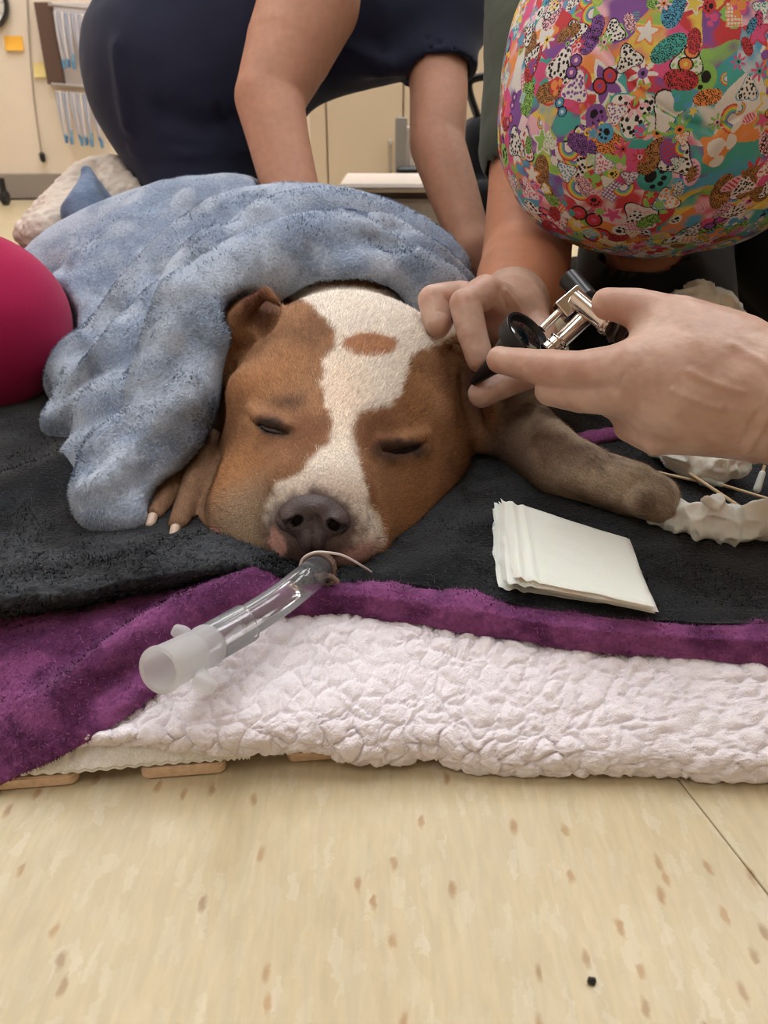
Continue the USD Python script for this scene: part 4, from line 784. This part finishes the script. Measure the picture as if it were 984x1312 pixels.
tp.other(body, grow=.0012, k=.002); tp.cone(P(266, 240, 1.22), P(258, 140, 1.22), .10, .13, k=.05)
v, f = tp.mesh((-.60, .86, .10), (.36, 1.62, .80), .0055); q, _ = proj(v); n = vnormals(v, f)
kf = cKDTree(q[((CAM - v) * n).sum(1) > 0]); kv = v[((CAM - v) * n).sum(1) > 0]; onv = lambda pts: kv[kf.query(np.asarray(pts, float))[1]]
fd = 0.006 * (meshkit.fbm(v * 14, 3, 3) - .5)
for ln, w_, a in (([(150, 60), (155, 110), (165, 160)], .012, .006), ([(180, 125), (210, 145), (270, 160), (310, 150)], .014, -.010), ([(170, 195), (240, 200), (320, 190)], .008, .004), ([(190, 30), (230, 80), (250, 120)], .01, -.004), ([(250, 110), (280, 140), (300, 170)], .008, -.005), ([(390, 60), (440, 60), (500, 80)], .012, .006)):
    fd = fd + a * np.exp(-(polydist(v, onv(ln), False) / w_) ** 2)
v = v + n * fd[:, None]
put('scrub_top', nav, (v, f), M['cloth'], col=np.broadcast_to(navy, v.shape))
tr = Sdf3(); tr.cone(P(238, 130, 1.20), W(-.22, 1.33, .10), .118, .09); tr.cone(W(-.22, 1.33, .10), W(-.58, 1.46, .07), .075, .06, k=.03)
tr.cone(P(238, 130, 1.26), W(-.22, 1.50, .10), .118, .09, k=.04); tr.cone(W(-.22, 1.50, .10), W(-.58, 1.60, .07), .075, .06, k=.03); tr.other(body, grow=.0012)
v, f = tr.mesh((-.70, .90, 0.001), (.12, 1.72, .52), .007)
put('trousers', nav, (v, f), M['cloth'], col=np.broadcast_to(navy, v.shape))

# the knee at the left edge
kn = thing('person', 'person in magenta trousers whose knee pokes in at the left edge', 'person')
ks = Sdf3(); kA = P(-28, 415, .80); ks.ellP(-30, 416, .80, 106, 104, .085, rot=20); ks.cone(kA, P(-330, 350, .98), .080, .10, k=.04); ks.cone(kA + [-.02, 0, -.01], P(-340, 440, .90), .070, .06, k=.04)
ks.cone(P(-340, 350, .98), P(-420, 200, 1.0), .11, .12, k=.05)
v, f = ks.mesh((-1.05, .45, .0), (-.25, 1.3, .50), .005); v = v + vnormals(v, f) * (.005 * (meshkit.fbm(v * 16, 3, 4) - .5))[:, None]
put('trousers', kn, (v, f), M['cloth'], col=np.broadcast_to(lin((168, 28, 76)), v.shape))

# ------------------------------------------------------------------ things lying on the blanket
def pad(corners, thick, seed, sag=.001, n=44, mx=0):
    a, b, c, d = [np.asarray(q, float) for q in corners]; u, v = np.meshgrid(np.linspace(0, 1, n), np.linspace(0, 1, n))
    p = ((1 - u) * (1 - v))[..., None] * a + (u * (1 - v))[..., None] * b + (u * v)[..., None] * c + ((1 - u) * v)[..., None] * d
    s = np.stack([p[..., 0] * 1.0, p[..., 1], 0 * u + seed], -1)
    p[..., 2] += sag * 2 * (meshkit.fbm(s * 28, 3, seed) - .5) + .0011 * np.sin((u + .04 * v) * 62 + seed) * sstep(u, .24, .14)
    e = (1 - np.abs(2 * u - 1) ** 10) * (1 - np.abs(2 * v - 1) ** 10); t = (thick / 2 * np.sqrt(np.clip(e, 0, 1)))[..., None] * np.array([0, 0, 1.0])
    wob = .0016 * (meshkit.noise(s * 90, seed) - .5); p[..., 0] += wob * (np.abs(2 * u - 1) > .9); p[..., 1] += wob * (np.abs(2 * v - 1) > .9)
    V = np.vstack([(p + t).reshape(-1, 3), (p - t).reshape(-1, 3)]); F = gridfaces(n, n); F = np.vstack([F, F[:, ::-1] + n * n])
    return (V, F)
labs = ['lowest folded gauze pad of the white stack in front of the dog', 'second gauze pad from the bottom of the white stack', 'third gauze pad from the bottom of the white stack', 'fourth gauze pad from the bottom of the white stack', 'topmost white gauze pad of the neat stack']
rng = np.random.default_rng(5)
for k in range(5):
    h = .0630 + .0031 * k; j = (4 - k) * np.array([-1.2, .2])
    jit = lambda: rng.normal(size=2) * 2
    cs = [np.array(c, float) + jit() + (np.array([-(4 - k) * 4.5, (4 - k) * 3.0]) if i in (0, 3) else np.array([0, (4 - k) * 1.0])) for i, c in enumerate(((642, 640), (806, 690), (842, 780), (658, 742)))]
    cc = [G(*c, h + (.004 if i == 0 else .001 if i == 3 else 0) * (k / 4)) for i, c in enumerate(cs)]
    V, F = pad(cc, .0034, 11 + k, .0011)
    if V[F[0]].shape and vnormals(V, F)[44 * 22 + 22][2] < 0: F = F[:, ::-1]
    tag_ = put('gauze_pad', None, (V, F), M['gauze'], label=labs[k], cat='gauze', group='stacked gauze pads')
def crumple(name, lab, pts, rr, extra, seed, h=.0012, amp=.006, k=.006):
    s = Sdf3(); s.chain(pts, rr, k=k)
    for e in extra: s.chain(e[0], e[1], k=k)
    s.half(W(0, 0, .0605), (0, 0, -1), k=.002)
    allp = np.vstack([pts] + [e[0] for e in extra]); v, f = s.mesh(allp.min(0) - .035, allp.max(0) + .035, h); n = vnormals(v, f)
    r = meshkit.fbm(v * 75, 3, seed); ridge_ = 1 - np.abs(2 * meshkit.noise(v * 95 + 3, seed + 5) - 1)
    v = v + n * (amp * (r - .5) + amp * .8 * (ridge_ ** 3 - .3))[:, None]; v[:, 2] = np.maximum(v[:, 2], .0602)
    put(name, None, (v, f), M['gauze'], label=lab, cat='gauze')
crumple('crumpled_gauze', 'used crumpled gauze with a frayed end touching the front paw', [G(850, 660, .066), G(880, 668, .068), G(915, 676, .069), G(950, 678, .07), G(985, 668, .072), G(1010, 656, .07)], [.007, .010, .010, .010, .010, .007],
        [([G(848, 640, .07), G(872, 652, .072), G(890, 664, .07)], [.004, .008, .008]), ([G(908, 638, .092), G(918, 652, .082), G(936, 664, .072)], [.003, .007, .009]), ([G(950, 664, .078), G(975, 656, .08)], [.006, .008]), ([G(836, 656, .064), G(856, 654, .066)], [.003, .006]), ([G(834, 668, .063), G(856, 664, .066)], [.003, .006])], 3)
crumple('crumpled_gauze', 'crumpled gauze lying in shade below the wrist of the gripping hand', [G(850, 572, .07), G(880, 580, .08), G(910, 592, .08), G(940, 592, .078)], [.010, .016, .017, .012], [([G(845, 568, .07), G(870, 560, .09)], [.008, .010])], 5)
crumple('crumpled_gauze', 'white crumpled gauze half hidden behind the thumb of the gripping hand', hit(pv_, [(868, 396), (892, 386), (918, 392), (940, 404)], -.004), [.014, .018, .016, .010], [(hit(pv_, [(890, 400), (920, 425)], -.004), [.02, .02])], 7)
def swab(a, b, lab, tips=(True,), cotton=.0026, wood=True):
    t = thing('cotton_swab', lab, 'swab', 'long cotton swabs'); put('stick', t, rod(a, b, .0012, sides=10), M['birch'], smooth=40)
    c = Sdf3(); d = unit(np.asarray(b) - a); c.cone(np.asarray(a) - d * .002, np.asarray(a) + d * .011, cotton, cotton * .8); v, f = c.mesh(np.asarray(a) - .02, np.asarray(a) + .02, .0008); put('cotton_tip', t, (v, f), M['gauze'])
swab(G(905, 615, .071), G(1000, 644, .067), 'wooden cotton swab leading out at the right edge')
def stick(a, b, lab):
    t = thing('wooden_stick', lab, 'stick', 'bare swab sticks'); put('shaft', t, rod(a, b, .0013, sides=10), M['birch'], smooth=40)
stick(G(798, 596, .0665), G(893, 616, .069), 'pale wooden stick pointing at the front leg')
stick(G(884, 607, .073), G(946, 648, .076), 'brownish stick crossing above the crumpled gauze')
swab(P(971, 624, .60), P(980, 596, .60), 'small cotton swab hanging under the glove cuff', cotton=.003)

# ------------------------------------------------------------------ breathing tube and its tie
tubeX = thing('breathing_tube', 'clear plastic breathing tube coming out of the mouth of the dog', 'tube')
tp_ = [P(450, 690, .560), P(424, 714, .522), G(396, 740, .0725), G(350, 775, .0685), G(290, 812, .0645), G(262, 829, .064)]
pth = catmull(np.array(tp_), 60)
put('tube', tubeX, tube(tp_, .0093, 60, 28), M['clear'])
ax_a, ax_b = G(318, 797, .066), G(204, 859, .076)
put('sleeve', tubeX, lathe(ax_a, G(252, 834, .063) - ax_a, [(0, .0094), (0, .0108), (.05, .0112), (.95, .0113), (1, .0110), (1, .0094)], 40), M['clear'], smooth=40)
ca = G(268, 826, .0635)
put('connector', tubeX, lathe(ca, ax_b - ca, [(0, .0080), (0, .0112), (.04, .0118), (.1, .0118), (.12, .0112), (.94, .0118), (.97, .0124), (1, .0122), (1, .0098), (.3, .0092), (.3, .0), ], 44), M['milky'], smooth=40)
dirc = unit(ax_b - ca)
for sgn, px_ in ((1, (234, 812)), (-1, (262, 876))):
    l = Sdf3(); c0 = G(px_[0] + (4 if sgn > 0 else -8), px_[1] + (10 if sgn > 0 else -16), .064); c1 = G(*px_, .066); l.cone(c0, c1, .0035, .0042); l.box(c1, (.0060, .0030, .0028), view_axes(28 + 90 * 0), .0012, k=.003); v, f = l.mesh(c1 - .025, c1 + .025, .0008); put('lug', tubeX, (v, f), M['milky'])
tie = thing('tie_cord', 'thin twisted cord tied round the breathing tube at the lips', 'cord')
def rope(pts, r, n=70):
    p = catmull(np.asarray(pts, float), n); t = unit(np.gradient(p, axis=0)); a = unit(np.cross(t, [.1, .3, .95])); b = np.cross(t, a); s = np.cumsum(np.r_[0, np.linalg.norm(np.diff(p, axis=0), axis=1)]) / r * 1.1
    return trimesh.util.concatenate([trimesh.Trimesh(*tube(p + r * .5 * (np.cos(s + q)[:, None] * a + np.sin(s + q)[:, None] * b), r * .6, n * 2, 8), process=False) for q in (0, 2.1, 4.2)])
cN = catmull(np.array(tp_), 60)[19]; tx = unit(catmull(np.array(tp_), 60)[22] - catmull(np.array(tp_), 60)[15]); bx = unit(np.cross(tx, UP)); by = np.cross(bx, tx)
for q in range(2):
    th = np.linspace(0, 2 * np.pi, 24); put('loop', tie, rope([cN + tx * (.004 * q) + .0104 * (math.cos(a) * bx + math.sin(a) * by) for a in th], .0012, 60), M['cord'])
put('knot', tie, rope([P(404, 738, .478), P(420, 736, .476), P(428, 744, .476), P(418, 750, .476), P(410, 742, .474), P(424, 738, .473), P(434, 746, .474)], .0012, 60), M['cord'])
put('strand', tie, tube([P(383, 730, .481), P(388, 716, .474), P(402, 708, .470), P(420, 708, .470), P(440, 712, .474), P(462, 724, .484), P(480, 736, .500)], .0008, 60, 10), M['string'], label='pale strand of the cord across the lip')

# ------------------------------------------------------------------ the far side of the room
yb = R_['y1']
def WB(px, py, y=None):
    r = FW + (px - 492.0) / FPX * RT + (656.0 - py) / FPX * UP; y = yb - .004 if y is None else y; return CAM + r * (y / r[1])
clk = thing('wall_clock', 'round white wall clock with a black rim in the upper left corner', 'clock'); cc_ = WB(-18, 4); out = np.array([0, -1.0, 0])
put('rim', clk, lathe(cc_, out * .03, [(0, 0), (0, .088), (.5, .092), (1, .088), (1, .080), (.5, .078), (.5, 0)], 64), M['black_plastic'], smooth=40)
put('dial', clk, lathe(cc_ + out * .015, out * .002, [(0, 0), (0, .078), (1, .078), (1, 0)], 64), M['white'], smooth=40)
for k in range(12):
    a = k * math.pi / 6; d = np.array([math.sin(a), 0, math.cos(a)]); put('hour_mark', clk, rod(cc_ + out * .0175 + d * .063, cc_ + out * .0175 + d * .073, .0012, sides=6), M['black_plastic'], smooth=False)
for a, L in ((1.1, .042), (4.0, .060)):
    d = np.array([math.sin(a), 0, math.cos(a)]); put('hand', clk, rod(cc_ + out * .019, cc_ + out * .019 + d * L, .0016, sides=6), M['black_plastic'], smooth=False)
def note(px0, py0, px1, py1, colr, lab):
    a, b = WB(px0, py1), WB(px1, py0); x, z = np.linspace(a[0], b[0], 8), np.linspace(a[2], b[2], 8); X, Z = np.meshgrid(x, z); u = (Z - a[2]) / (b[2] - a[2]); Y = yb - .002 - .012 * (1 - u) ** 2
    V = np.stack([X, Y, Z], -1).reshape(-1, 3); n = len(V); F = gridfaces(8, 8); put('sticky_note', None, (np.vstack([V, V + [0, .0006, 0]]), np.vstack([F, F[:, ::-1] + n])), principled('note_' + str(px0), colr, .7), label=lab, cat='note')
note(8, 46, 28, 65, (250, 184, 62), 'orange sticky note on the wall below the clock'); note(45, 80, 60, 99, (238, 214, 140), 'pale yellow sticky note on the wall left of the rack')
cd = thing('wall_cable', 'thin grey cable hanging down the wall with a dark plug at its end', 'cable')
put('wire', cd, tube([WB(34, -30, yb - .012), WB(37, 40, yb - .012), WB(43, 120, yb - .014), WB(53, 196, yb - .014)], .0028, 40, 8), principled('grey_wire', (150, 140, 128), .6))
put('plug', cd, lathe(WB(53, 195, yb - .02), WB(56, 208, yb - .02) - WB(53, 195, yb - .02), [(0, 0), (0, .006), (.2, .012), (.8, .011), (1, .005), (1, 0)], 20), M['black_plastic'], smooth=40)
rk = thing('wall_rack', 'wire wall rack with two tiers of hanging clear tubes', 'rack'); yr = yb - .03
put('post', rk, boxm(WB(62, 108, yr) + [0, -.01, 0], WB(66, 3, yr) + [0, .02, 0], .002), principled('rack_brown', (96, 72, 60), .5), smooth=False)
bm = principled('rack_bar', (170, 160, 152), .4)
for a, b in (((62, 6), (165, 16)), ((66, 108), (165, 116))): put('bar', rk, rod(WB(*a, yr - .02), WB(*b, yr - .02), .006, sides=12), bm, smooth=40)
put('panel', rk, boxm(WB(66, 112, yr + .012), WB(168, 3, yr + .012) + [0, .008, 0], .002), principled('rack_panel', (214, 204, 200), .5), smooth=False)
rng = np.random.default_rng(9); tones = [principled(f'tube_tone_{k}', c, .35) for k, c in enumerate(((205, 200, 205), (178, 178, 192), (222, 214, 212), (160, 168, 188)))]; cuffs = [principled(f'cuff_tone_{k}', c, .4) for k, c in enumerate(((96, 150, 190), (130, 170, 196), (70, 120, 168)))]
first = {}
ORD = 'first second third fourth fifth sixth seventh eighth ninth tenth eleventh twelfth thirteenth fourteenth fifteenth sixteenth'.split()
for tier, (y0, y1, xs) in enumerate(((14, 62, np.arange(70, 134, 4.4)), (116, 164, np.arange(72, 124, 4.4)))):
    for i, x in enumerate(xs):
        k = (i * 7 + tier) % 6
        top = WB(x, y0 + (x - 70) * .12, yr - .035)
        lab = f'{ORD[i]} blue-ended tube from the left on the {("upper", "lower")[tier]} tier of the wall rack'
        if k not in first:
            t = thing('hanging_tube', lab, 'tube', ('tubes on the upper tier', 'tubes on the lower tier')[tier], loc=top); L = .135 + .03 * rng.random(); first[k] = t
            sw = rng.normal() * .008
            put('shaft', t, tube([(0, 0, 0), (sw * .3, -.006, -L * .5), (sw, 0, -L)], .0052, 16, 8), tones[k % 4]); put('cuff', t, rod((sw, 0, -L), (sw * 1.5, 0, -L - .028), .0075, .006, 10), cuffs[k % 3], smooth=40)
        else:
            t = thing('hanging_tube', lab, 'tube', ('tubes on the upper tier', 'tubes on the lower tier')[tier], loc=top); t.GetReferences().AddInternalReference(first[k].GetPath()); t.SetInstanceable(True)
cs_ = thing('caster', 'small black caster standing on the floor by the wall at the left', 'caster'); cp0 = WB(8, 262, 3.3)
put('wheel', cs_, rod(np.array([cp0[0] - .012, 3.3, .028]), np.array([cp0[0] + .012, 3.3, .028]), .0275, sides=28), M['black_plastic'], smooth=40)
put('stem', cs_, rod(np.array([cp0[0], 3.3, .05]), np.array([cp0[0], 3.3, .10]), .012, sides=14), M['black_plastic'], smooth=40)
# cabinet
cab = thing('cabinet', 'tall beige storage cabinet with a bar handle seen between the bare arms', 'cabinet'); yc = 2.55
cx0, cx1 = WB(398, 200, yc)[0], WB(640, 200, yc)[0]; ctop = 1.75; seam = WB(420, 200, yc)[0]; seam2 = WB(516, 200, yc)[0]
cabm = principled('cabinet_beige', (212, 192, 164), .5)
put('carcass', cab, boxm((cx0, yc + .004, .0), (cx1, yc + .55, ctop), .003), cabm, smooth=False)
put('door', cab, boxm((cx0 + .002, yc - .016, .08), (seam - .002, yc + .003, ctop - .01), .003), cabm, smooth=False)
dr = put('door', cab, boxm((seam + .002, yc - .016, .08), (seam2 - .002, yc + .003, ctop - .01), .003), cabm, smooth=False)
put('door', cab, boxm((seam2 + .002, yc - .016, .08), (cx1 - .002, yc + .003, ctop - .01), .003), cabm, smooth=False)
ha, hb = WB(500, 182, yc - .045), WB(500, 219, yc - .045)
put('handle', dr, tube([hb + [0, .03, 0], hb, hb * .75 + ha * .25, ha * .75 + hb * .25, ha, ha + [0, .03, 0]], .007, 40, 12), principled('handle_steel', (176, 166, 152), .35, metallic=.6))
fh = thing('file_stand', 'black stand holding grey and white papers in front of the cabinet', 'stand'); yf = 2.2
a, b = WB(508, 252, yf), WB(536, 214, yf)
put('stand', fh, boxm((a[0], yf, 0), (b[0], yf + .16, b[2]), .006), M['black_plastic'], smooth=False)
for k, (px0, px1, py) in enumerate(((503, 512, 150), (510, 518, 162), (516, 524, 168))):
    p0, p1 = WB(px0 + 3, 232, yf), WB(px1, py, yf); put('papers', fh, boxm((p0[0], yf + .02 + .03 * k, b[2] - .08), (p1[0] + .02, yf + .035 + .03 * k, p1[2]), .003), (M['white'], principled('grey_board', (140, 134, 128), .5), principled('pale_board', (200, 190, 184), .5))[(k + 1) % 3], smooth=False)
bn = thing('storage_bin', 'off white plastic bin standing behind the blue blanket at the right', 'bin'); yn = 1.62; a, b = WB(440, 300, yn), WB(580, 247, yn)
def tub(lo, hi, rim):
    o, i = boxm(lo, hi, .02), boxm(lo + np.array([.008, .008, .008]), hi + np.array([-.008, -.008, .05]), .018); return o - i
put('tub', bn, tub(np.array([a[0], yn, .001]), np.array([b[0], yn + .30, b[2]]), 0), principled('bin_plastic', (214, 202, 192), .45), smooth=False)
put('lid', bn, boxm((a[0] - .008, yn - .008, b[2] + .0005), (b[0] + .008, yn + .308, b[2] + .016), .006), principled('bin_lid', (222, 208, 196), .45), smooth=False)
bg = thing('backpack', 'black bag standing on the floor behind the bare forearm', 'bag'); yg = 1.75; a, b = WB(588, 300, yg), WB(660, 148, yg)
s = Sdf3(); s.box(np.array([(a[0] + b[0]) / 2, yg + .1, b[2] / 2 + .001]), ((b[0] - a[0]) / 2, .1, b[2] / 2), rad=.05); s.box(np.array([(a[0] + b[0]) / 2, yg - .01, b[2] * .35]), ((b[0] - a[0]) * .36, .04, b[2] * .28), rad=.03, k=.02)
v, f = s.mesh((a[0] - .05, yg - .1, -.02), (b[0] + .05, yg + .25, b[2] + .05), .006); put('sack', bg, (v, f), M['cloth'], col=np.broadcast_to(lin((28, 28, 32)), v.shape))
put('strap', bg, tube([(a[0] + .06, yg + .06, b[2] - .02), (a[0] + .09, yg + .04, b[2] + .06), (b[0] - .09, yg + .04, b[2] + .06), (b[0] - .06, yg + .06, b[2] - .02)], .008, 30, 8), M['black_plastic'])

ck_ = Sdf3(); cq = G(758, 1257, .0012); ck_.box(cq, (.0016, .0013, .0011), view_axes(20), .0005); ck_.cone(cq, cq + [.0012, .0008, 0], .0011, .0006, k=.001); v, f = ck_.mesh(cq - .006, cq + .006, .0003)
put('crumb', None, (v, f), M['black_plastic'], label='tiny dark crumb on the beige floor', cat='crumb')
# ------------------------------------------------------------------ the blue blanket wrapped round the dog
blue = Sdf3()
blue.cone(W(-.02, .80, .105), W(-.30, 1.06, .10), .098, .120)
def roll(pts, rr, k=.02): blue.chain(catmull(np.array([P(*p) for p in pts]), 14), np.interp(np.linspace(0, 1, 14), np.linspace(0, 1, len(rr)), rr), k=k)
roll([(590, 392, .76), (555, 366, .75), (500, 354, .74), (440, 360, .725), (375, 371, .715)], [.020, .026, .029, .030, .026], k=.012)          # tucked behind the head
roll([(582, 372, .82), (535, 340, .80), (470, 322, .77), (400, 324, .735), (324, 354, .70), (246, 410, .660), (226, 498, .625), (200, 560, .605), (148, 618, .585), (146, 658, .565)], [.026, .032, .036, .036, .036, .036, .036, .036, .030, .020], k=.016)
roll([(572, 345, .86), (530, 316, .85), (460, 296, .84), (390, 300, .82), (320, 328, .785), (250, 392, .755), (200, 475, .72), (160, 550, .675)], [.028, .034, .040, .044, .046, .046, .046, .042], k=.020)
roll([(540, 325, .93), (475, 300, .92), (400, 294, .91), (320, 306, .88), (250, 356, .85), (190, 430, .81), (140, 500, .77)], [.034, .044, .050, .056, .056, .055, .045], k=.026)
roll([(350, 302, 1.0), (250, 308, .98), (170, 356, .94), (110, 420, .88), (92, 460, .84)], [.070, .075, .070, .06, .03], k=.035)
roll([(230, 312, 1.06), (130, 340, 1.04), (70, 362, 1.02), (50, 375, 1.0)], [.080, .070, .052, .035], k=.04)
roll([(170, 495, .78), (120, 480, .79), (98, 486, .80)], [.05, .042, .034], k=.03)
roll([(180, 520, .73), (130, 535, .725), (96, 545, .725)], [.05, .042, .030], k=.03)
roll([(180, 560, .675), (145, 590, .655), (124, 600, .655)], [.042, .038, .030], k=.03)
roll([(170, 610, .61), (160, 645, .59), (154, 665, .58)], [.034, .028, .022], k=.03)
blue.cone(W(-.2, .75, .06), W(-.33, .9, .05), .06, .06, k=.03)
blue.other(dog, grow=.005, k=.004); blue.other(ks, grow=.004, k=.006); blue.other(body, grow=.003, k=.004); blue.other(tp, grow=.003, k=.004); blue.other(vb, grow=.003, k=.004)
blue.half(W(0, 0, .053), (0, 0, -1.0), k=.003)
blueV, blueF = blue.mesh((-.60, .44, .03), (.20, 1.24, .32), .0035)
N = vnormals(blueV, blueF)
blueV = blueV + N * (0.004 * (meshkit.fbm(blueV * 26, 3, 91) - 0.5) + 0.0016 * (meshkit.noise(blueV * 90, 95) - 0.5))[:, None]
N = vnormals(blueV, blueF)
from scipy.sparse import coo_matrix
E = np.vstack([blueF[:, [0, 1]], blueF[:, [1, 2]], blueF[:, [2, 0]]]); A = coo_matrix((np.ones(len(E)), (E[:, 0], E[:, 1])), shape=(len(blueV),) * 2).tocsr(); A = A + A.T; dg = np.asarray(A.sum(1)).ravel()
for _ in range(8): blueV = .5 * blueV + .5 * (A @ blueV) / dg[:, None]
N = vnormals(blueV, blueF)
bq, _ = proj(blueV); fr_ = ((CAM - blueV) * N).sum(1) > 0; bt = cKDTree(bq[fr_]); bi = blueV[fr_]
def on_blue(pts):
    p = bi[bt.query(catmull(np.array(pts, float), 30))[1]]
    for _ in range(6): p[1:-1] = .25 * p[:-2] + .5 * p[1:-1] + .25 * p[2:]
    return catmull(p, 90)
fold = np.zeros(len(blueV))
for pts, w, a in ((((352, 362), (390, 348), (435, 337), (485, 337), (540, 350), (592, 374)), .006, -.012), (((362, 372), (420, 362), (480, 362), (540, 380)), .012, .006),
                  (((300, 366), (340, 330), (385, 312), (440, 306), (500, 314), (560, 340)), .008, -.011), (((285, 430), (330, 352), (390, 326), (450, 322), (520, 336), (572, 366)), .013, .008),
                  (((262, 376), (310, 328), (360, 292), (420, 280), (480, 286), (545, 312)), .008, -.011), (((300, 354), (350, 310), (400, 296), (460, 294), (535, 320)), .012, .008), (((330, 268), (400, 262), (470, 272), (530, 296)), .012, .006),
                  (((100, 448), (150, 405), (200, 368), (245, 350)), .013, -.010), (((110, 470), (165, 420), (230, 370)), .014, .008), (((70, 505), (110, 478), (160, 455)), .012, -.010), (((186, 490), (225, 440), (290, 385)), .013, -.008),
                  (((120, 590), (170, 540), (205, 500), (235, 450)), .013, -.009), (((150, 640), (190, 580), (230, 530), (250, 480)), .013, -.007), (((135, 620), (180, 560), (215, 510)), .014, .007), (((180, 670), (215, 610), (245, 550), (262, 480)), .014, .006),
                  (((80, 345), (110, 290), (150, 262)), .012, -.008), (((140, 345), (175, 285), (215, 245)), .012, -.009), (((200, 345), (240, 290), (280, 245)), .012, -.008), (((250, 330), (290, 280), (335, 250)), .013, -.008), (((170, 350), (210, 290), (250, 240)), .014, .006), (((70, 560), (110, 540), (150, 520)), .011, -.006)):
    fold += a * np.exp(-(cKDTree(on_blue(pts)).query(blueV)[0] / w) ** 2)
for _ in range(14): fold = .4 * fold + .6 * (A @ fold) / dg
blueV = blueV + N * (1.25 * fold)[:, None]; N = vnormals(blueV, blueF)
c = plush_col(blueV, lin((170, 180, 196)), lin((136, 150, 172)), 30, 97)
bb = thing('blue_blanket', 'powder blue plush blanket wrapped over the dog like a hood', 'blanket')
put('cloth', bb, (blueV, blueF), M['plush'], col=c)
rng = np.random.default_rng(34)
_, bd = proj(blueV)
b, bc, fi = scatter(blueV, blueF, 190000, rng, weight=sstep(bd, 1.0, 0.6) * (((CAM - blueV) * N).sum(1) > -0.1) + 0.03)
n = unit((N[blueF[fi]] * bc[:, :, None]).sum(1)); cc = (c[blueF[fi]] * bc[:, :, None]).sum(1) * (0.8 + 0.4 * rng.random((len(b), 1))); cc = np.where(rng.random((len(b), 1)) < .18, lin((186, 194, 206)), cc)
nap = np.stack([meshkit.noise(b * 30, 101 + k) - 0.5 for k in range(3)], 1) + 0.5 * np.stack([meshkit.noise(b * 150, 105 + k) - 0.5 for k in range(3)], 1)
bv = blades(b, n, n * 0.6 + nap * 1.8 + 0.3 * rng.normal(size=b.shape), 0.0026 + 0.0022 * rng.random(len(b)), 0.0006, cc, 1)
put('pile', bb, bv[:2], M['fur'], col=bv[2], normals=bv[3], kind='stuff')

# its turned up white underside at the far left corner
s = Sdf3(); s.chain([P(40, 300, 1.16), P(75, 272, 1.17), P(106, 228, 1.20), P(120, 216, 1.20), P(148, 226, 1.22), P(185, 250, 1.22)], [.022, .030, .020, .016, .030, .03], k=.03); s.chain([P(60, 300, 1.12), P(150, 262, 1.20), P(200, 270, 1.20)], [.03, .04, .04], k=.03)
s.ellP(118, 248, 1.14, 16, 34, .05, rot=-14, k=.01, cut=True); s.other(blue, grow=.002); s.other(tp, grow=.003); v, f = s.mesh(P(110, 260, 1.18) - .2, P(110, 260, 1.18) + .2, .004); n = vnormals(v, f)
f1, f2, _ = worley(v, .014, 5); v = v + n * (.004 * np.clip((f2 - f1) / .5, 0, 1) ** .6)[:, None]
put('lining', bb, (v, f), M['sherpa'], col=np.broadcast_to(lin((226, 212, 198)), v.shape), label='white fleecy underside turned up at the far corner')
s = Sdf3(); s.chain([P(111, 220, 1.15), P(113, 240, 1.13), P(110, 275, 1.11)], [.006, .016, .034]); s.chain([P(111, 220, 1.15), P(136, 262, 1.14)], [.006, .014], k=.01); v, f = s.mesh(P(116, 256, 1.15) - .1, P(116, 256, 1.15) + .1, .003)
put('turned_fold', bb, (v, f), M['plush'], col=plush_col(v, lin((126, 144, 172)), lin((96, 112, 140)), 40, 5))
